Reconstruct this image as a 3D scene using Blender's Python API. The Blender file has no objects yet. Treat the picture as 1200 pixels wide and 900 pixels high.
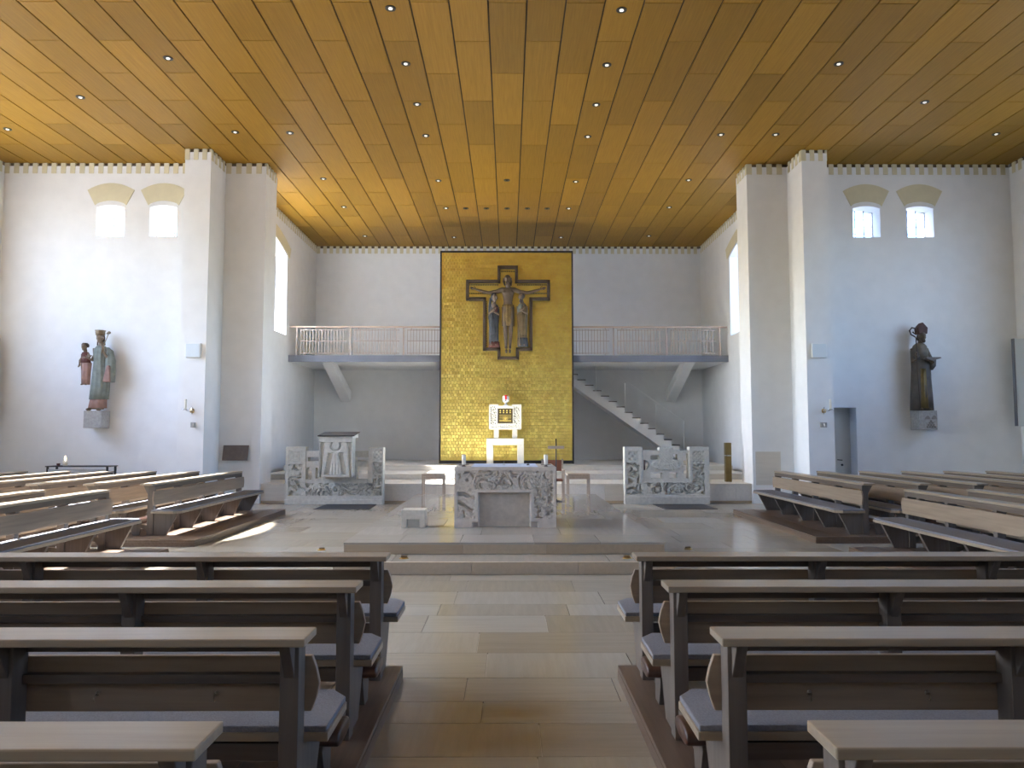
import bpy, bmesh, math, random
from mathutils import Vector, Matrix, noise
random.seed(7)
SC = bpy.context.scene
COL = SC.collection
R = math.radians

# ------------------------------------------------------------------ camera
cd = bpy.data.cameras.new('camera')
cam = bpy.data.objects.new('camera', cd); COL.objects.link(cam)
cam.location = (0, 0, 1.72)
cam.rotation_euler = (R(90 + 3.81), 0, R(-0.263))
cd.sensor_width = 36; cd.lens = 36 * 870 / 1200
cd.clip_end = 300
SC.camera = cam

# ------------------------------------------------------------------ world, sun, exposure
SKY = 2.0
SUN = 70.0
w = bpy.data.worlds.new('world'); SC.world = w; w.use_nodes = True
nt = w.node_tree; bg = nt.nodes['Background']
SUN_EL = 40.7
sky = nt.nodes.new('ShaderNodeTexSky'); sky.sky_type = 'NISHITA'; sky.sun_disc = False
sky.sun_elevation = R(SUN_EL); sky.sun_rotation = R(-78.5); sky.altitude = 100; sky.air_density = 1.0; sky.dust_density = 3.0; sky.ozone_density = 1.0
tint = nt.nodes.new('ShaderNodeMix'); tint.data_type = 'RGBA'; tint.blend_type = 'MULTIPLY'; tint.inputs['Factor'].default_value = 1
tint.inputs['B'].default_value = (.86, .98, 1.12, 1)
nt.links.new(sky.outputs[0], tint.inputs['A']); nt.links.new(tint.outputs['Result'], bg.inputs['Color']); bg.inputs['Strength'].default_value = SKY
sl = bpy.data.lights.new('sun', 'SUN'); sl.energy = SUN; sl.angle = R(.6); sl.color = (1, .97, .92)
so = bpy.data.objects.new('sun', sl); COL.objects.link(so)
so.rotation_euler = Vector((math.cos(R(SUN_EL)) * .98, -.155, -math.sin(R(SUN_EL)))).to_track_quat('-Z', 'Y').to_euler()
so.location = (-30, 10, 25)
SC.view_settings.view_transform = 'Standard'
SC.view_settings.look = 'None'
SC.view_settings.gamma = 1.0
SC.view_settings.use_curve_mapping = False
SC.view_settings.exposure = 0.52

# daylight portals in the window openings (they only guide the sampling of the sky)
def portal(x, y, z, sx, sy, rot):
    l = bpy.data.lights.new('window_portal', 'AREA'); l.shape = 'RECTANGLE'; l.size = sx; l.size_y = sy
    l.cycles.is_portal = True
    o = bpy.data.objects.new('window_portal', l); COL.objects.link(o); o.location = (x, y, z); o.rotation_euler = rot

# main measures (metres)
H = 8.54          # ceiling
XW = 12.72        # nave side walls
YC = 18.4         # cross wall either side of the chancel
YB = 26.75        # chancel back wall
XC = 7.0          # chancel side walls
YR = -12.0         # rear wall
SIDE_WIN = {-1: [(15.1, 3.3), (10.9, 3.2), (7.0, 2.2), (2.0, 2.2), (-3.0, 2.2)], 1: [(15.0, 2.4), (10.9, 2.4), (7.0, 2.2), (2.0, 2.2), (-3.0, 2.2)]}  # unseen; rear pairs added for frontal light, right openings narrowed to dim that side
SW_Z0, SW_ZS, SW_RISE = 3.7, 7.45, 0.35
for s in (-1, 1):
    for yc, wd in SIDE_WIN[s]:
        portal(s * (XW + .45), yc, (SW_Z0 + SW_ZS + SW_RISE) / 2, SW_ZS + SW_RISE - SW_Z0, wd, (0, R(90 * s), 0))
for s in (-1, 1):
    portal(s * (XC + .45), 21.25, 6.2, 2.85, 3.9, (0, R(90 * s), 0))

# ------------------------------------------------------------------ materials
def new_mat(name):
    m = bpy.data.materials.new(name); m.use_nodes = True
    n = m.node_tree.nodes; l = m.node_tree.links
    b = n['Principled BSDF']
    return m, n, l, b

def simple(name, col, rough=.6, metal=0, spec=.5, var=0.0, scale=8, bump=0.0, emis=None, stretch=(1, 1, 1), detail=4):
    m, n, l, b = new_mat(name)
    b.inputs['Base Color'].default_value = (*col, 1); b.inputs['Roughness'].default_value = rough
    b.inputs['Metallic'].default_value = metal; b.inputs['Specular IOR Level'].default_value = spec
    if emis:
        b.inputs['Emission Color'].default_value = (*emis[0], 1); b.inputs['Emission Strength'].default_value = emis[1]
    if var or bump:
        tc = n.new('ShaderNodeTexCoord'); mp = n.new('ShaderNodeMapping'); mp.inputs['Scale'].default_value = stretch
        nz = n.new('ShaderNodeTexNoise'); nz.inputs['Scale'].default_value = scale; nz.inputs['Detail'].default_value = detail
        l.new(tc.outputs['Object'], mp.inputs[0]); l.new(mp.outputs[0], nz.inputs['Vector'])
        if var:
            mx = n.new('ShaderNodeMix'); mx.data_type = 'RGBA'
            mx.inputs['A'].default_value = (*[c * (1 - var) for c in col], 1)
            mx.inputs['B'].default_value = (*[min(1, c * (1 + var)) for c in col], 1)
            rm = n.new('ShaderNodeMapRange'); rm.inputs[1].default_value = .3; rm.inputs[2].default_value = .7
            l.new(nz.outputs['Fac'], rm.inputs[0]); l.new(rm.outputs[0], mx.inputs['Factor'])
            l.new(mx.outputs['Result'], b.inputs['Base Color'])
        if bump:
            bp = n.new('ShaderNodeBump'); bp.inputs['Strength'].default_value = bump; bp.inputs['Distance'].default_value = .02
            l.new(nz.outputs['Fac'], bp.inputs['Height']); l.new(bp.outputs[0], b.inputs['Normal'])
    return m

def wood(name, c1, c2, rough=.45, stretch=(1, 12, 12), scale=2.0, rnd=0.0, spec=.4, world=False):
    """long-grained wood; rnd = how much one board differs from the next"""
    m, n, l, b = new_mat(name)
    tc = n.new('ShaderNodeTexCoord'); mp = n.new('ShaderNodeMapping'); mp.inputs['Scale'].default_value = stretch
    oi = n.new('ShaderNodeObjectInfo')
    cb = n.new('ShaderNodeCombineXYZ'); ml = n.new('ShaderNodeMath'); ml.operation = 'MULTIPLY'; ml.inputs[1].default_value = 37.0
    l.new(oi.outputs['Random'], ml.inputs[0]); l.new(ml.outputs[0], cb.inputs[2]); l.new(ml.outputs[0], cb.inputs[0])
    l.new(cb.outputs[0], mp.inputs['Location'])
    nz = n.new('ShaderNodeTexNoise'); nz.inputs['Scale'].default_value = scale; nz.inputs['Detail'].default_value = 6
    nz.inputs['Distortion'].default_value = .3
    l.new(tc.outputs['Object'], mp.inputs[0]); l.new(mp.outputs[0], nz.inputs['Vector'])
    rm = n.new('ShaderNodeMapRange'); rm.inputs[1].default_value = .28; rm.inputs[2].default_value = .72
    l.new(nz.outputs['Fac'], rm.inputs[0])
    mx = n.new('ShaderNodeMix'); mx.data_type = 'RGBA'
    mx.inputs['A'].default_value = (*c1, 1); mx.inputs['B'].default_value = (*c2, 1)
    l.new(rm.outputs[0], mx.inputs['Factor'])
    hs = n.new('ShaderNodeHueSaturation')
    r2 = n.new('ShaderNodeMapRange'); r2.inputs[3].default_value = 1 - rnd; r2.inputs[4].default_value = 1 + rnd
    l.new(oi.outputs['Random'], r2.inputs[0]); l.new(r2.outputs[0], hs.inputs['Value'])
    l.new(mx.outputs['Result'], hs.inputs['Color']); l.new(hs.outputs[0], b.inputs['Base Color'])
    b.inputs['Roughness'].default_value = rough; b.inputs['Specular IOR Level'].default_value = spec
    bp = n.new('ShaderNodeBump'); bp.inputs['Strength'].default_value = .08; bp.inputs['Distance'].default_value = .005
    l.new(nz.outputs['Fac'], bp.inputs['Height']); l.new(bp.outputs[0], b.inputs['Normal'])
    return m

def stone(name, cols, rough=.22, spec=.5):
    """polished travertine: each slab takes its own tint and one of two vein directions"""
    m, n, l, b = new_mat(name)
    tc = n.new('ShaderNodeTexCoord'); oi = n.new('ShaderNodeObjectInfo')
    ml = n.new('ShaderNodeMath'); ml.operation = 'MULTIPLY'; ml.inputs[1].default_value = 53.0
    cb = n.new('ShaderNodeCombineXYZ'); l.new(oi.outputs['Random'], ml.inputs[0])
    for k in range(3): l.new(ml.outputs[0], cb.inputs[k])
    outs = []
    for st in ((1.2, 14, 14), (14, 1.2, 14)):
        mp = n.new('ShaderNodeMapping'); mp.inputs['Scale'].default_value = st; l.new(cb.outputs[0], mp.inputs['Location'])
        nz = n.new('ShaderNodeTexNoise'); nz.inputs['Scale'].default_value = 1.3; nz.inputs['Detail'].default_value = 7
        nz.inputs['Roughness'].default_value = .65
        l.new(tc.outputs['Object'], mp.inputs[0]); l.new(mp.outputs[0], nz.inputs['Vector']); outs.append(nz)
    m7 = n.new('ShaderNodeMath'); m7.operation = 'MULTIPLY'; m7.inputs[1].default_value = 7.31; l.new(oi.outputs['Random'], m7.inputs[0])
    fr = n.new('ShaderNodeMath'); fr.operation = 'FRACT'; l.new(m7.outputs[0], fr.inputs[0])
    gt = n.new('ShaderNodeMath'); gt.operation = 'GREATER_THAN'; gt.inputs[1].default_value = .45; l.new(fr.outputs[0], gt.inputs[0])
    mv = n.new('ShaderNodeMix'); mv.data_type = 'FLOAT'
    l.new(gt.outputs[0], mv.inputs['Factor']); l.new(outs[0].outputs['Fac'], mv.inputs['A']); l.new(outs[1].outputs['Fac'], mv.inputs['B'])
    rp = n.new('ShaderNodeValToRGB')
    els = rp.color_ramp.elements
    while len(els) < len(cols): els.new(.5)
    for i, c in enumerate(cols):
        els[i].position = i / (len(cols) - 1); els[i].color = (*c, 1)
    l.new(oi.outputs['Random'], rp.inputs[0])
    rm = n.new('ShaderNodeMapRange'); rm.inputs[1].default_value = .3; rm.inputs[2].default_value = .7
    rm.inputs[3].default_value = .90; rm.inputs[4].default_value = 1.04; l.new(mv.outputs[0], rm.inputs[0])
    hs = n.new('ShaderNodeHueSaturation'); l.new(rp.outputs[0], hs.inputs['Color']); l.new(rm.outputs[0], hs.inputs['Value'])
    l.new(hs.outputs[0], b.inputs['Base Color'])
    r3 = n.new('ShaderNodeMapRange'); r3.inputs[3].default_value = rough - .02; r3.inputs[4].default_value = rough + .04
    l.new(mv.outputs[0], r3.inputs[0]); l.new(r3.outputs[0], b.inputs['Roughness'])
    b.inputs['Specular IOR Level'].default_value = spec
    return m

def glass_mat(name, tint=(.95, .97, 1), gloss=.06):
    m = bpy.data.materials.new(name); m.use_nodes = True
    n = m.node_tree.nodes; l = m.node_tree.links; n.clear()
    o = n.new('ShaderNodeOutputMaterial'); t = n.new('ShaderNodeBsdfTransparent'); g = n.new('ShaderNodeBsdfGlossy'); mx = n.new('ShaderNodeMixShader')
    t.inputs[0].default_value = (*tint, 1); g.inputs['Roughness'].default_value = .05; mx.inputs[0].default_value = gloss
    l.new(t.outputs[0], mx.inputs[1]); l.new(g.outputs[0], mx.inputs[2]); l.new(mx.outputs[0], o.inputs[0])
    return m

M = {}
M['plaster'] = simple('white_plaster', (.80, .80, .795), .85, var=.025, scale=3, bump=.25, spec=.2)
M['cream'] = simple('cream_paint', (.66, .60, .42), .8, var=.03, scale=5, spec=.2)
M['shadow_gap'] = simple('dark_gap_shade', (.13, .09, .05), .8)  # dark strip whose colour stands for the shade above the wall tops
M['ceiling_wood'] = wood('ceiling_veneer', (.258, .135, .0135), (.325, .174, .0195), .55, (14, .5, 14), 3.0, .17, .25)
M['ceiling_back'] = simple('ceiling_joint', (.045, .025, .012), .8)
M['travertine'] = stone('travertine_floor', [(.32, .275, .21), (.39, .35, .285), (.42, .385, .32), (.33, .28, .205), (.43, .40, .34), (.37, .33, .27)], .17)
M['island_stone'] = stone('island_limestone', [(.42, .385, .33), (.47, .435, .38), (.40, .355, .30)], .12)
M['riser_stone'] = stone('riser_travertine', [(.40, .30, .20), (.47, .38, .27), (.52, .44, .34)], .4)
M['outside'] = simple('outside_paving', (.22, .21, .19), .9, var=.08, scale=.5)
M['joint'] = simple('floor_joint', (.38, .34, .28), .8)
M['podium_stone'] = stone('podium_travertine', [(.64, .60, .53), (.70, .66, .60), (.61, .56, .48)], .35)
M['carved'] = simple('carved_limestone', (.60, .57, .50), .8, var=.10, scale=14, bump=.3, spec=.2)
M['altar_stone'] = simple('altar_limestone', (.62, .565, .50), .8, var=.10, scale=12, bump=.3, spec=.2)
M['white_stone'] = simple('white_limestone', (.72, .70, .62), .7, var=.04, scale=12)
M['gold'] = simple('gold_leaf', (1.0, .76, .22), .42, 1.0, var=.12, scale=3)
M['dark_gold'] = simple('engraved_bronze', (.10, .075, .04), .5, .6)
M['frame_dark'] = simple('dark_steel_frame', (.035, .03, .028), .5)
M['steel'] = simple('painted_steel', (.16, .17, .20), .45, .0, var=.1, scale=1.5)
M['rail_wood'] = wood('pew_rail_oak', (.25, .195, .135), (.32, .255, .18), .30, (.8, 14, 14), 2.0, .06, .6)
M['pew_shade_wood'] = wood('pew_oak_shaded', (.085, .064, .048), (.13, .10, .076), .45, (.8, 14, 14), 2.0, .08)  # same oak as the rails, darkened for the shade on camera-facing parts
M['back_wood'] = wood('pew_back_oak', (.22, .16, .11), (.30, .225, .155), .45, (.8, 14, 14), 2.0, .08)
M['post_shade_wood'] = wood('pew_post_oak_shaded', (.105, .083, .066), (.15, .122, .10), .5, (14, 14, .8), 2.0, .08)  # oak posts coloured darker to carry the shade they stand in
M['plat_wood'] = wood('platform_oak', (.11, .072, .05), (.16, .11, .078), .38, (14, .8, 14), 2.0, .10)
M['felt'] = simple('grey_felt', (.205, .205, .225), .95, var=.12, scale=120, bump=.3, spec=.1)
M['leather'] = simple('brown_leather', (.065, .030, .020), .30, var=.15, scale=20, bump=.15)
M['brass'] = simple('brass', (.65, .45, .16), .3, 1.0)
M['bronze'] = simple('bronze_post', (.26, .19, .08), .4, .9, var=.1, scale=6)
M['hook'] = simple('hook_metal', (.30, .24, .17), .4, 1.0)
M['chrome'] = simple('chrome', (.7, .7, .7), .2, 1.0)
M['black'] = simple('black_metal', (.03, .03, .03), .5)
M['candle'] = simple('candle_wax', (.85, .80, .68), .5)
M['cloth'] = simple('altar_cloth', (.62, .70, .86), .9, var=.03, scale=20)  # white linen; the blue of the reflected sky is put into its colour
M['white_paint'] = simple('white_paint', (.82, .82, .80), .5)
M['speaker_grey'] = simple('speaker_cover', (.66, .72, .76), .6)
M['tread'] = simple('dark_tread', (.13, .11, .10), .6)
M['stair_white'] = simple('stair_plaster', (.82, .81, .79), .7)
M['bal_metal'] = simple('balustrade_metal', (.44, .36, .31), .45, .1)
M['bal_wood'] = wood('handrail_wood', (.40, .29, .22), (.5, .38, .28), .4, (.8, 14, 14), 2)
M['lead'] = simple('window_lead', (.12, .12, .13), .6)
M['glass'] = glass_mat('window_glass')
M['mat_dark'] = simple('dark_floor_mat', (.05, .048, .05), .95, var=.1, scale=60, bump=.3)
M['door'] = simple('door_paint', (.66, .65, .61), .6, var=.03, scale=3)
M['plaque'] = simple('plaque_slate', (.16, .13, .115), .6, var=.12, scale=10)
M['stool_wood'] = wood('stool_ash', (.42, .33, .25), (.52, .42, .33), .4, (12, 12, .8), 2)
M['red_leather'] = simple('rust_leather', (.25, .09, .05), .5)
M['rear'] = simple('rear_wall_plaster', (.62, .60, .57), .6, var=.1, scale=2)
M['skin_pale'] = simple('painted_wood_flesh', (.20, .145, .10), .65, var=.12, scale=12)
M['skin_body'] = simple('carved_corpus', (.115, .08, .05), .6, var=.22, scale=9)
M['hair'] = simple('carved_hair', (.06, .04, .03), .7)
M['loin'] = simple('gilded_loincloth', (.20, .13, .045), .5, .3, var=.25, scale=(14))
M['blue_robe'] = simple('blue_grey_robe', (.048, .053, .062), .7, var=.25, scale=7)
M['brown_robe'] = simple('ochre_robe', (.13, .088, .040), .65, .1, var=.25, scale=7)
M['grey_robe'] = simple('grey_green_robe', (.185, .20, .17), .75, var=.2, scale=8)
M['pink_robe'] = simple('faded_rose_cloth', (.30, .175, .14), .75, var=.18, scale=8)
M['red_cloth'] = simple('dark_red_cloth', (.11, .034, .025), .7, var=.2, scale=8)
M['bishop_robe'] = simple('bishop_cope', (.075, .062, .052), .65, var=.3, scale=6)
M['bishop_alb'] = simple('gilded_alb', (.17, .115, .035), .55, .25, var=.25, scale=8)
M['bishop_shoulder'] = simple('bishop_cape', (.13, .10, .065), .65, var=.25, scale=8)
M['cross_wood'] = wood('cross_frame_wood', (.055, .038, .027), (.095, .068, .048), .6, (6, 6, 6), 3)
M['motif'] = simple('weathered_relief', (.24, .215, .195), .8, var=.2, scale=20)
M['mitre'] = simple('dark_mitre', (.085, .038, .030), .7, var=.2, scale=8)
M['console_stone'] = simple('console_stone', (.36, .35, .33), .85, var=.15, scale=20, bump=.3)
M['lamp_white'] = simple('lamp_glass', (.9, .9, .9), .3)
M['lamp_red'] = simple('red_glass', (.35, .02, .02), .3, emis=((.8, .03, .02), .5))
M['bulb'] = simple('downlight_bulb', (.9, .9, .9), .4, emis=((1, .95, .85), .7))
M['flame'] = simple('candle_flame', (1, .6, .2), .5, emis=((1, .75, .4), 12))
M['crown'] = simple('gilded_crown', (.22, .165, .10), .5, .3, var=.2, scale=20)

# ------------------------------------------------------------------ mesh builder
class MB:
    def __init__(s): s.v = []; s.f = []
    def add(s, vs, fs):
        k = len(s.v); s.v += [tuple(p) for p in vs]; s.f += [tuple(i + k for i in f) for f in fs]; return s
    def box(s, x0, x1, y0, y1, z0, z1, mtx=None):
        vs = [Vector(p) for p in ((x0,y0,z0),(x1,y0,z0),(x1,y1,z0),(x0,y1,z0),(x0,y0,z1),(x1,y0,z1),(x1,y1,z1),(x0,y1,z1))]
        if mtx: vs = [mtx @ p for p in vs]
        return s.add(vs, [(3,2,1,0),(4,5,6,7),(0,1,5,4),(1,2,6,5),(2,3,7,6),(3,0,4,7)])
    def prism(s, poly, a0, a1, axis='y', mtx=None):
        """poly in the plane across axis: 'y' -> (x,z), 'x' -> (y,z), 'z' -> (x,y)"""
        def P(p, a):
            if axis == 'y': q = (p[0], a, p[1])
            elif axis == 'x': q = (a, p[0], p[1])
            else: q = (p[0], p[1], a)
            q = Vector(q); return mtx @ q if mtx else q
        n = len(poly); vs = [P(p, a0) for p in poly] + [P(p, a1) for p in poly]
        fs = [tuple(range(n))[::-1], tuple(range(n, 2 * n))] + [(i, (i + 1) % n, n + (i + 1) % n, n + i) for i in range(n)]
        return s.add(vs, fs)
    def tube(s, pts, radii, n=10, flat=1.0, up=(0, 0, 1)):
        """round bar through points with a radius at each point"""
        pts = [Vector(p) for p in pts]
        if not hasattr(radii, '__len__'): radii = [radii] * len(pts)
        rings = []
        for i, p in enumerate(pts):
            d = (pts[min(i + 1, len(pts) - 1)] - pts[max(i - 1, 0)]).normalized()
            u = Vector(up)
            if abs(d.dot(u)) > .95: u = Vector((0, 1, 0)) if abs(d.y) < .9 else Vector((1, 0, 0))
            a = d.cross(u).normalized(); b = d.cross(a).normalized()
            rings.append([p + a * math.cos(2 * math.pi * k / n) * radii[i] + b * math.sin(2 * math.pi * k / n) * radii[i] * flat for k in range(n)])
        vs = [q for r in rings for q in r]; fs = []
        for i in range(len(rings) - 1):
            for k in range(n):
                fs.append((i * n + k, i * n + (k + 1) % n, (i + 1) * n + (k + 1) % n, (i + 1) * n + k))
        fs.append(tuple(range(n))[::-1]); fs.append(tuple((len(rings) - 1) * n + k for k in range(n)))
        return s.add(vs, fs)
    def loft(s, secs, n=20, fold=0.0, folds=9, ph=0.0):
        """stack of ellipses (z, cx, cy, rx, ry); fold ripples the sides like cloth"""
        vs = []
        for (z, cx, cy, rx, ry) in secs:
            for k in range(n):
                t = 2 * math.pi * k / n; f = 1 + fold * math.cos(folds * t + ph)
                vs.append((cx + rx * f * math.cos(t), cy + ry * f * math.sin(t), z))
        fs = []
        for i in range(len(secs) - 1):
            for k in range(n): fs.append((i*n+k, i*n+(k+1)%n, (i+1)*n+(k+1)%n, (i+1)*n+k))
        fs.append(tuple(range(n))[::-1]); fs.append(tuple((len(secs)-1)*n+k for k in range(n)))
        return s.add(vs, fs)
    def ball(s, c, r, nu=14, nv=9):
        if not hasattr(r, '__len__'): r = (r, r, r)
        secs = []
        for i in range(nv):
            t = -math.pi / 2 + math.pi * (i + .5) / nv
            secs.append((c[2] + r[2] * math.sin(t), c[0], c[1], r[0] * math.cos(t), r[1] * math.cos(t)))
        return s.loft(secs, nu)
    def lathe(s, prof, c=(0, 0, 0), n=20):
        return s.loft([(c[2] + z, c[0], c[1], r, r) for r, z in prof], n)
    def build(s, name, mat, parent=None, smooth=False, bevel=0, loc=None, remesh=0, auto=False, subs=0):
        me = bpy.data.meshes.new(name); me.from_pydata(s.v, [], s.f); me.update()
        bm = bmesh.new(); bm.from_mesh(me); bmesh.ops.recalc_face_normals(bm, faces=bm.faces)
        bm.to_mesh(me); bm.free()
        me.materials.append(mat)
        o = bpy.data.objects.new(name, me); COL.objects.link(o)
        if parent: o.parent = parent
        if loc: o.location = loc
        if smooth:
            for p in me.polygons: p.use_smooth = True
        if bevel:
            b = o.modifiers.new('bevel', 'BEVEL'); b.width = bevel; b.segments = 2; b.limit_method = 'ANGLE'; b.angle_limit = R(40)
        if remesh:
            r = o.modifiers.new('remesh', 'REMESH'); r.mode = 'VOXEL'; r.voxel_size = remesh; r.use_smooth_shade = True
            sm = o.modifiers.new('smooth', 'SMOOTH'); sm.factor = .5; sm.iterations = 2
        return o

def thing(name, label, cat, loc=(0, 0, 0), rz=0, group=None):
    o = bpy.data.objects.new(name, None); COL.objects.link(o); o.location = loc; o.rotation_euler = (0, 0, rz)
    o.empty_display_size = .1
    o['label'] = label; o['category'] = cat
    if group: o['group'] = group
    return o
def tag(o, label, cat, group=None):
    o['label'] = label; o['category'] = cat
    if group: o['group'] = group
    return o
def struct(o): o['kind'] = 'structure'; return o
def stuff(o): o['kind'] = 'stuff'; return o
def dup(root, loc, rz=None, label=None, group=None):
    r = root.copy(); COL.objects.link(r); r.location = loc
    if rz is not None: r.rotation_euler = (0, 0, rz)
    if label: r['label'] = label
    if group: r['group'] = group
    for ch in list(root.children):
        c = ch.copy(); COL.objects.link(c); c.parent = r
        for g in list(ch.children):
            d = g.copy(); COL.objects.link(d); d.parent = c
    return r

# ------------------------------------------------------------------ walls with arched openings
def wall(name, axis, a0, a1, b0, b1, z1, holes=(), z0=0.0, mat=None):
    """axis 'x': wall runs along x from a0 to a1 and is b0..b1 thick in y; 'y' the other way round. holes: (c0, c1, zbottom, zspring, rise)"""
    m = MB(); ax = 'y' if axis == 'x' else 'x'
    def bx(p0, p1, q0, q1):
        if axis == 'x': m.box(p0, p1, b0, b1, q0, q1)
        else: m.box(b0, b1, p0, p1, q0, q1)
    cur = a0
    for (c0, c1, zb, zs, rise) in sorted(holes):
        if c0 > cur: bx(cur, c0, z0, z1)
        if zb > z0: bx(c0, c1, z0, zb)
        N = 14 if rise else 1
        for k in range(N):
            p0 = c0 + (c1 - c0) * k / N; p1 = c0 + (c1 - c0) * (k + 1) / N
            t0 = 2 * k / N - 1; t1 = 2 * (k + 1) / N - 1
            h0 = zs + rise * (1 - t0 * t0); h1 = zs + rise * (1 - t1 * t1)
            m.prism([(p0, h0), (p1, h1), (p1, z1), (p0, z1)], b0, b1, ax)
        cur = c1
    if cur < a1: bx(cur, a1, z0, z1)
    o = m.build(name, mat or M['plaster']); return struct(o)

def dentils(parent, axis, a0, a1, face, sgn):
    """battlement frieze under the ceiling: cream blocks reach the ceiling, white ones stop short (real pieces, joined: about 5 px each)"""
    m = MB(); g = MB(); w_ = MB(); pitch = .232; n = int(round((a1 - a0) / pitch)); pitch = (a1 - a0) / n
    for k in range(n):
        p0 = a0 + k * pitch; p1 = p0 + pitch * .52
        f0, f1 = sorted((face - sgn * .05, face + sgn * .012))
        if axis == 'x': m.box(p0, p1, f0, f1, H - .27, H - .002)
        else: m.box(f0, f1, p0, p1, H - .27, H - .002)
        f0, f1 = sorted((face - sgn * .05, face + sgn * .004))
        if axis == 'x': w_.box(p1, p0 + pitch, f0, f1, H - .27, H - .085)
        else: w_.box(f0, f1, p1, p0 + pitch, H - .27, H - .085)
    f0, f1 = sorted((face - sgn * .09, face - sgn * .03))
    if axis == 'x': g.box(a0, a1, f0, f1, H - .08, H - .001)
    else: g.box(f0, f1, a0, a1, H - .08, H - .001)
    stuff(m.build('dentil_frieze', M['cream'], parent)); stuff(w_.build('merlon_frieze', M['plaster'], parent)); g.build('shadow_gap', M['shadow_gap'], parent)

WT = H - .08      # wall tops stop under the shadow gap
# side walls of the nave, with tall windows (out of the frame, the daylight comes through them)
def arch_band(parent, axis, c0, c1, zs, rise, face, sgn, wid=.34, flare=.22, th=.012):
    """flat cream band following the arch head, flared at its ends"""
    m = MB(); N = 14; c = (c0 + c1) / 2; hw = (c1 - c0) / 2
    lo = []; hi = []
    for k in range(N + 1):
        t = 2 * k / N - 1
        lo.append((c + hw * t * 1.12, zs + rise * (1 - t * t) + .0 - (.03 if abs(t) == 1 else 0)))
        hi.append((c + (hw * 1.12 + flare) * t, zs + wid + (rise + .09) * (1 - t * t)))
    f0, f1 = sorted((face - .01 * sgn, face + th * sgn)); ax = 'y' if axis == 'x' else 'x'
    for k in range(N): m.prism([lo[k], lo[k + 1], hi[k + 1], hi[k]], f0, f1, ax)
    return m.build('painted_arch', M['cream'], parent)

def window_fill(name, axis, c0, c1, zb, zs, rise, plane, nv, nh, bar=.02):
    """glazing: panes, mullions and glazing bars, each its own piece"""
    root = bpy.data.objects.new(name, None); COL.objects.link(root); struct(root)
    def bx(mb, p0, p1, q0, q1, th):
        if axis == 'x': mb.box(p0, p1, plane - th, plane + th, q0, q1)
        else: mb.box(plane - th, plane + th, p0, p1, q0, q1)
    top = zs + rise
    for k in range(nv + 1):
        mb = MB(); p = c0 + (c1 - c0) * k / nv; t = 2 * k / nv - 1
        bx(mb, p - bar / 2, p + bar / 2, zb, zs + rise * (1 - t * t), .02); mb.build('mullion', M['lead'], root)
    for j in range(nh + 1):
        mb = MB(); q = zb + (zs - zb) * j / nh
        bx(mb, c0, c1, q - bar / 3, q + bar / 3, .012); mb.build('glazing_bar', M['lead'], root)
    for k in range(nv):
        mb = MB(); p0 = c0 + (c1 - c0) * k / nv; p1 = c0 + (c1 - c0) * (k + 1) / nv
        t0 = 2 * k / nv - 1; t1 = 2 * (k + 1) / nv - 1
        ax = 'y' if axis == 'x' else 'x'
        mb.prism([(p0, zb), (p1, zb), (p1, zs + rise * (1 - t1 * t1)), (p0, zs + rise * (1 - t0 * t0))], plane - .003, plane + .003, ax)
        mb.build('pane', M['glass'], root)
    return root

holes = {q: [(yc - wd / 2, yc + wd / 2, SW_Z0, SW_ZS, SW_RISE) for yc, wd in SIDE_WIN[q]] for q in (-1, 1)}
wl = wall('wall_left', 'y', YR, YC, -XW - .5, -XW, WT, holes[-1])
wr = wall('wall_right', 'y', YR, YC, XW, XW + .5, WT, holes[1])
dentils(wl, 'y', 9.0, YC, -XW, 1); dentils(wr, 'y', 9.0, YC, XW, -1)
n_win = 1
for s in (-1, 1):
    for (c0, c1, zb, zs, rise) in holes[s]:
        window_fill('window_%d' % n_win, 'y', c0, c1, zb, zs, rise, s * (XW + .38), 3, 5, .05); n_win += 1
struct(MB().box(-XW - .5, XW + .5, YR - .4, YR, 0, H).build('wall_rear', M['rear']))

# cross walls either side of the chancel, with two small windows each and a door niche on the right
def small_windows(s):
    xs = [(8.70, 9.40), (10.06, 10.76)]
    xs = [(8.70, 9.39), (10.055, 10.74)] if s > 0 else [(-10.37, -9.67), (-9.03, -8.35)]
    return xs
ZB, ZS, RI = 6.66, 7.40, .055
for s, nm in ((-1, 'left'), (1, 'right')):
    hs = [(a, b, ZB, ZS, RI) for a, b in small_windows(s)]
    if s > 0:
        # niche in the lower wall: lower part of the wall is built with the opening, the upper part above it
        lo = wall('wall_front_right_base', 'x', 6.1, XW + .5, YC, YC + .5, 2.36, [(7.72, 8.63, 0, 2.36, 0)])
        up = wall('wall_front_right', 'x', 6.1, XW + .5, YC, YC + .5, WT, hs, z0=2.36)
        lo.name = 'wall_front_right_lower'
        wd_ = up
    else:
        wd_ = wall('wall_front_left', 'x', -XW - .5, -6.12, YC, YC + .5, WT, hs)
    for (a, b, zb, zs, rise) in hs:
        window_fill('window_%d' % n_win, 'x', a, b, zb, zs, rise, YC + .40, 3, 4, .010); n_win += 1
        arch_band(wd_, 'x', a, b, zs + .08, .09, YC, -1, .36, .20)
        portal((a + b) / 2, YC + .47, (zb + zs + rise) / 2, b - a, zs + rise - zb, (R(-90), 0, 0))
    if s < 0: dentils(wd_, 'x', -XW, -7.76, YC, -1); dentils(wd_, 'x', -7.14, -6.12, YC, -1)
    else: dentils(wd_, 'x', 7.66, XW, YC, -1); dentils(wd_, 'x', 6.03, 7.05, YC, -1)
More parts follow.
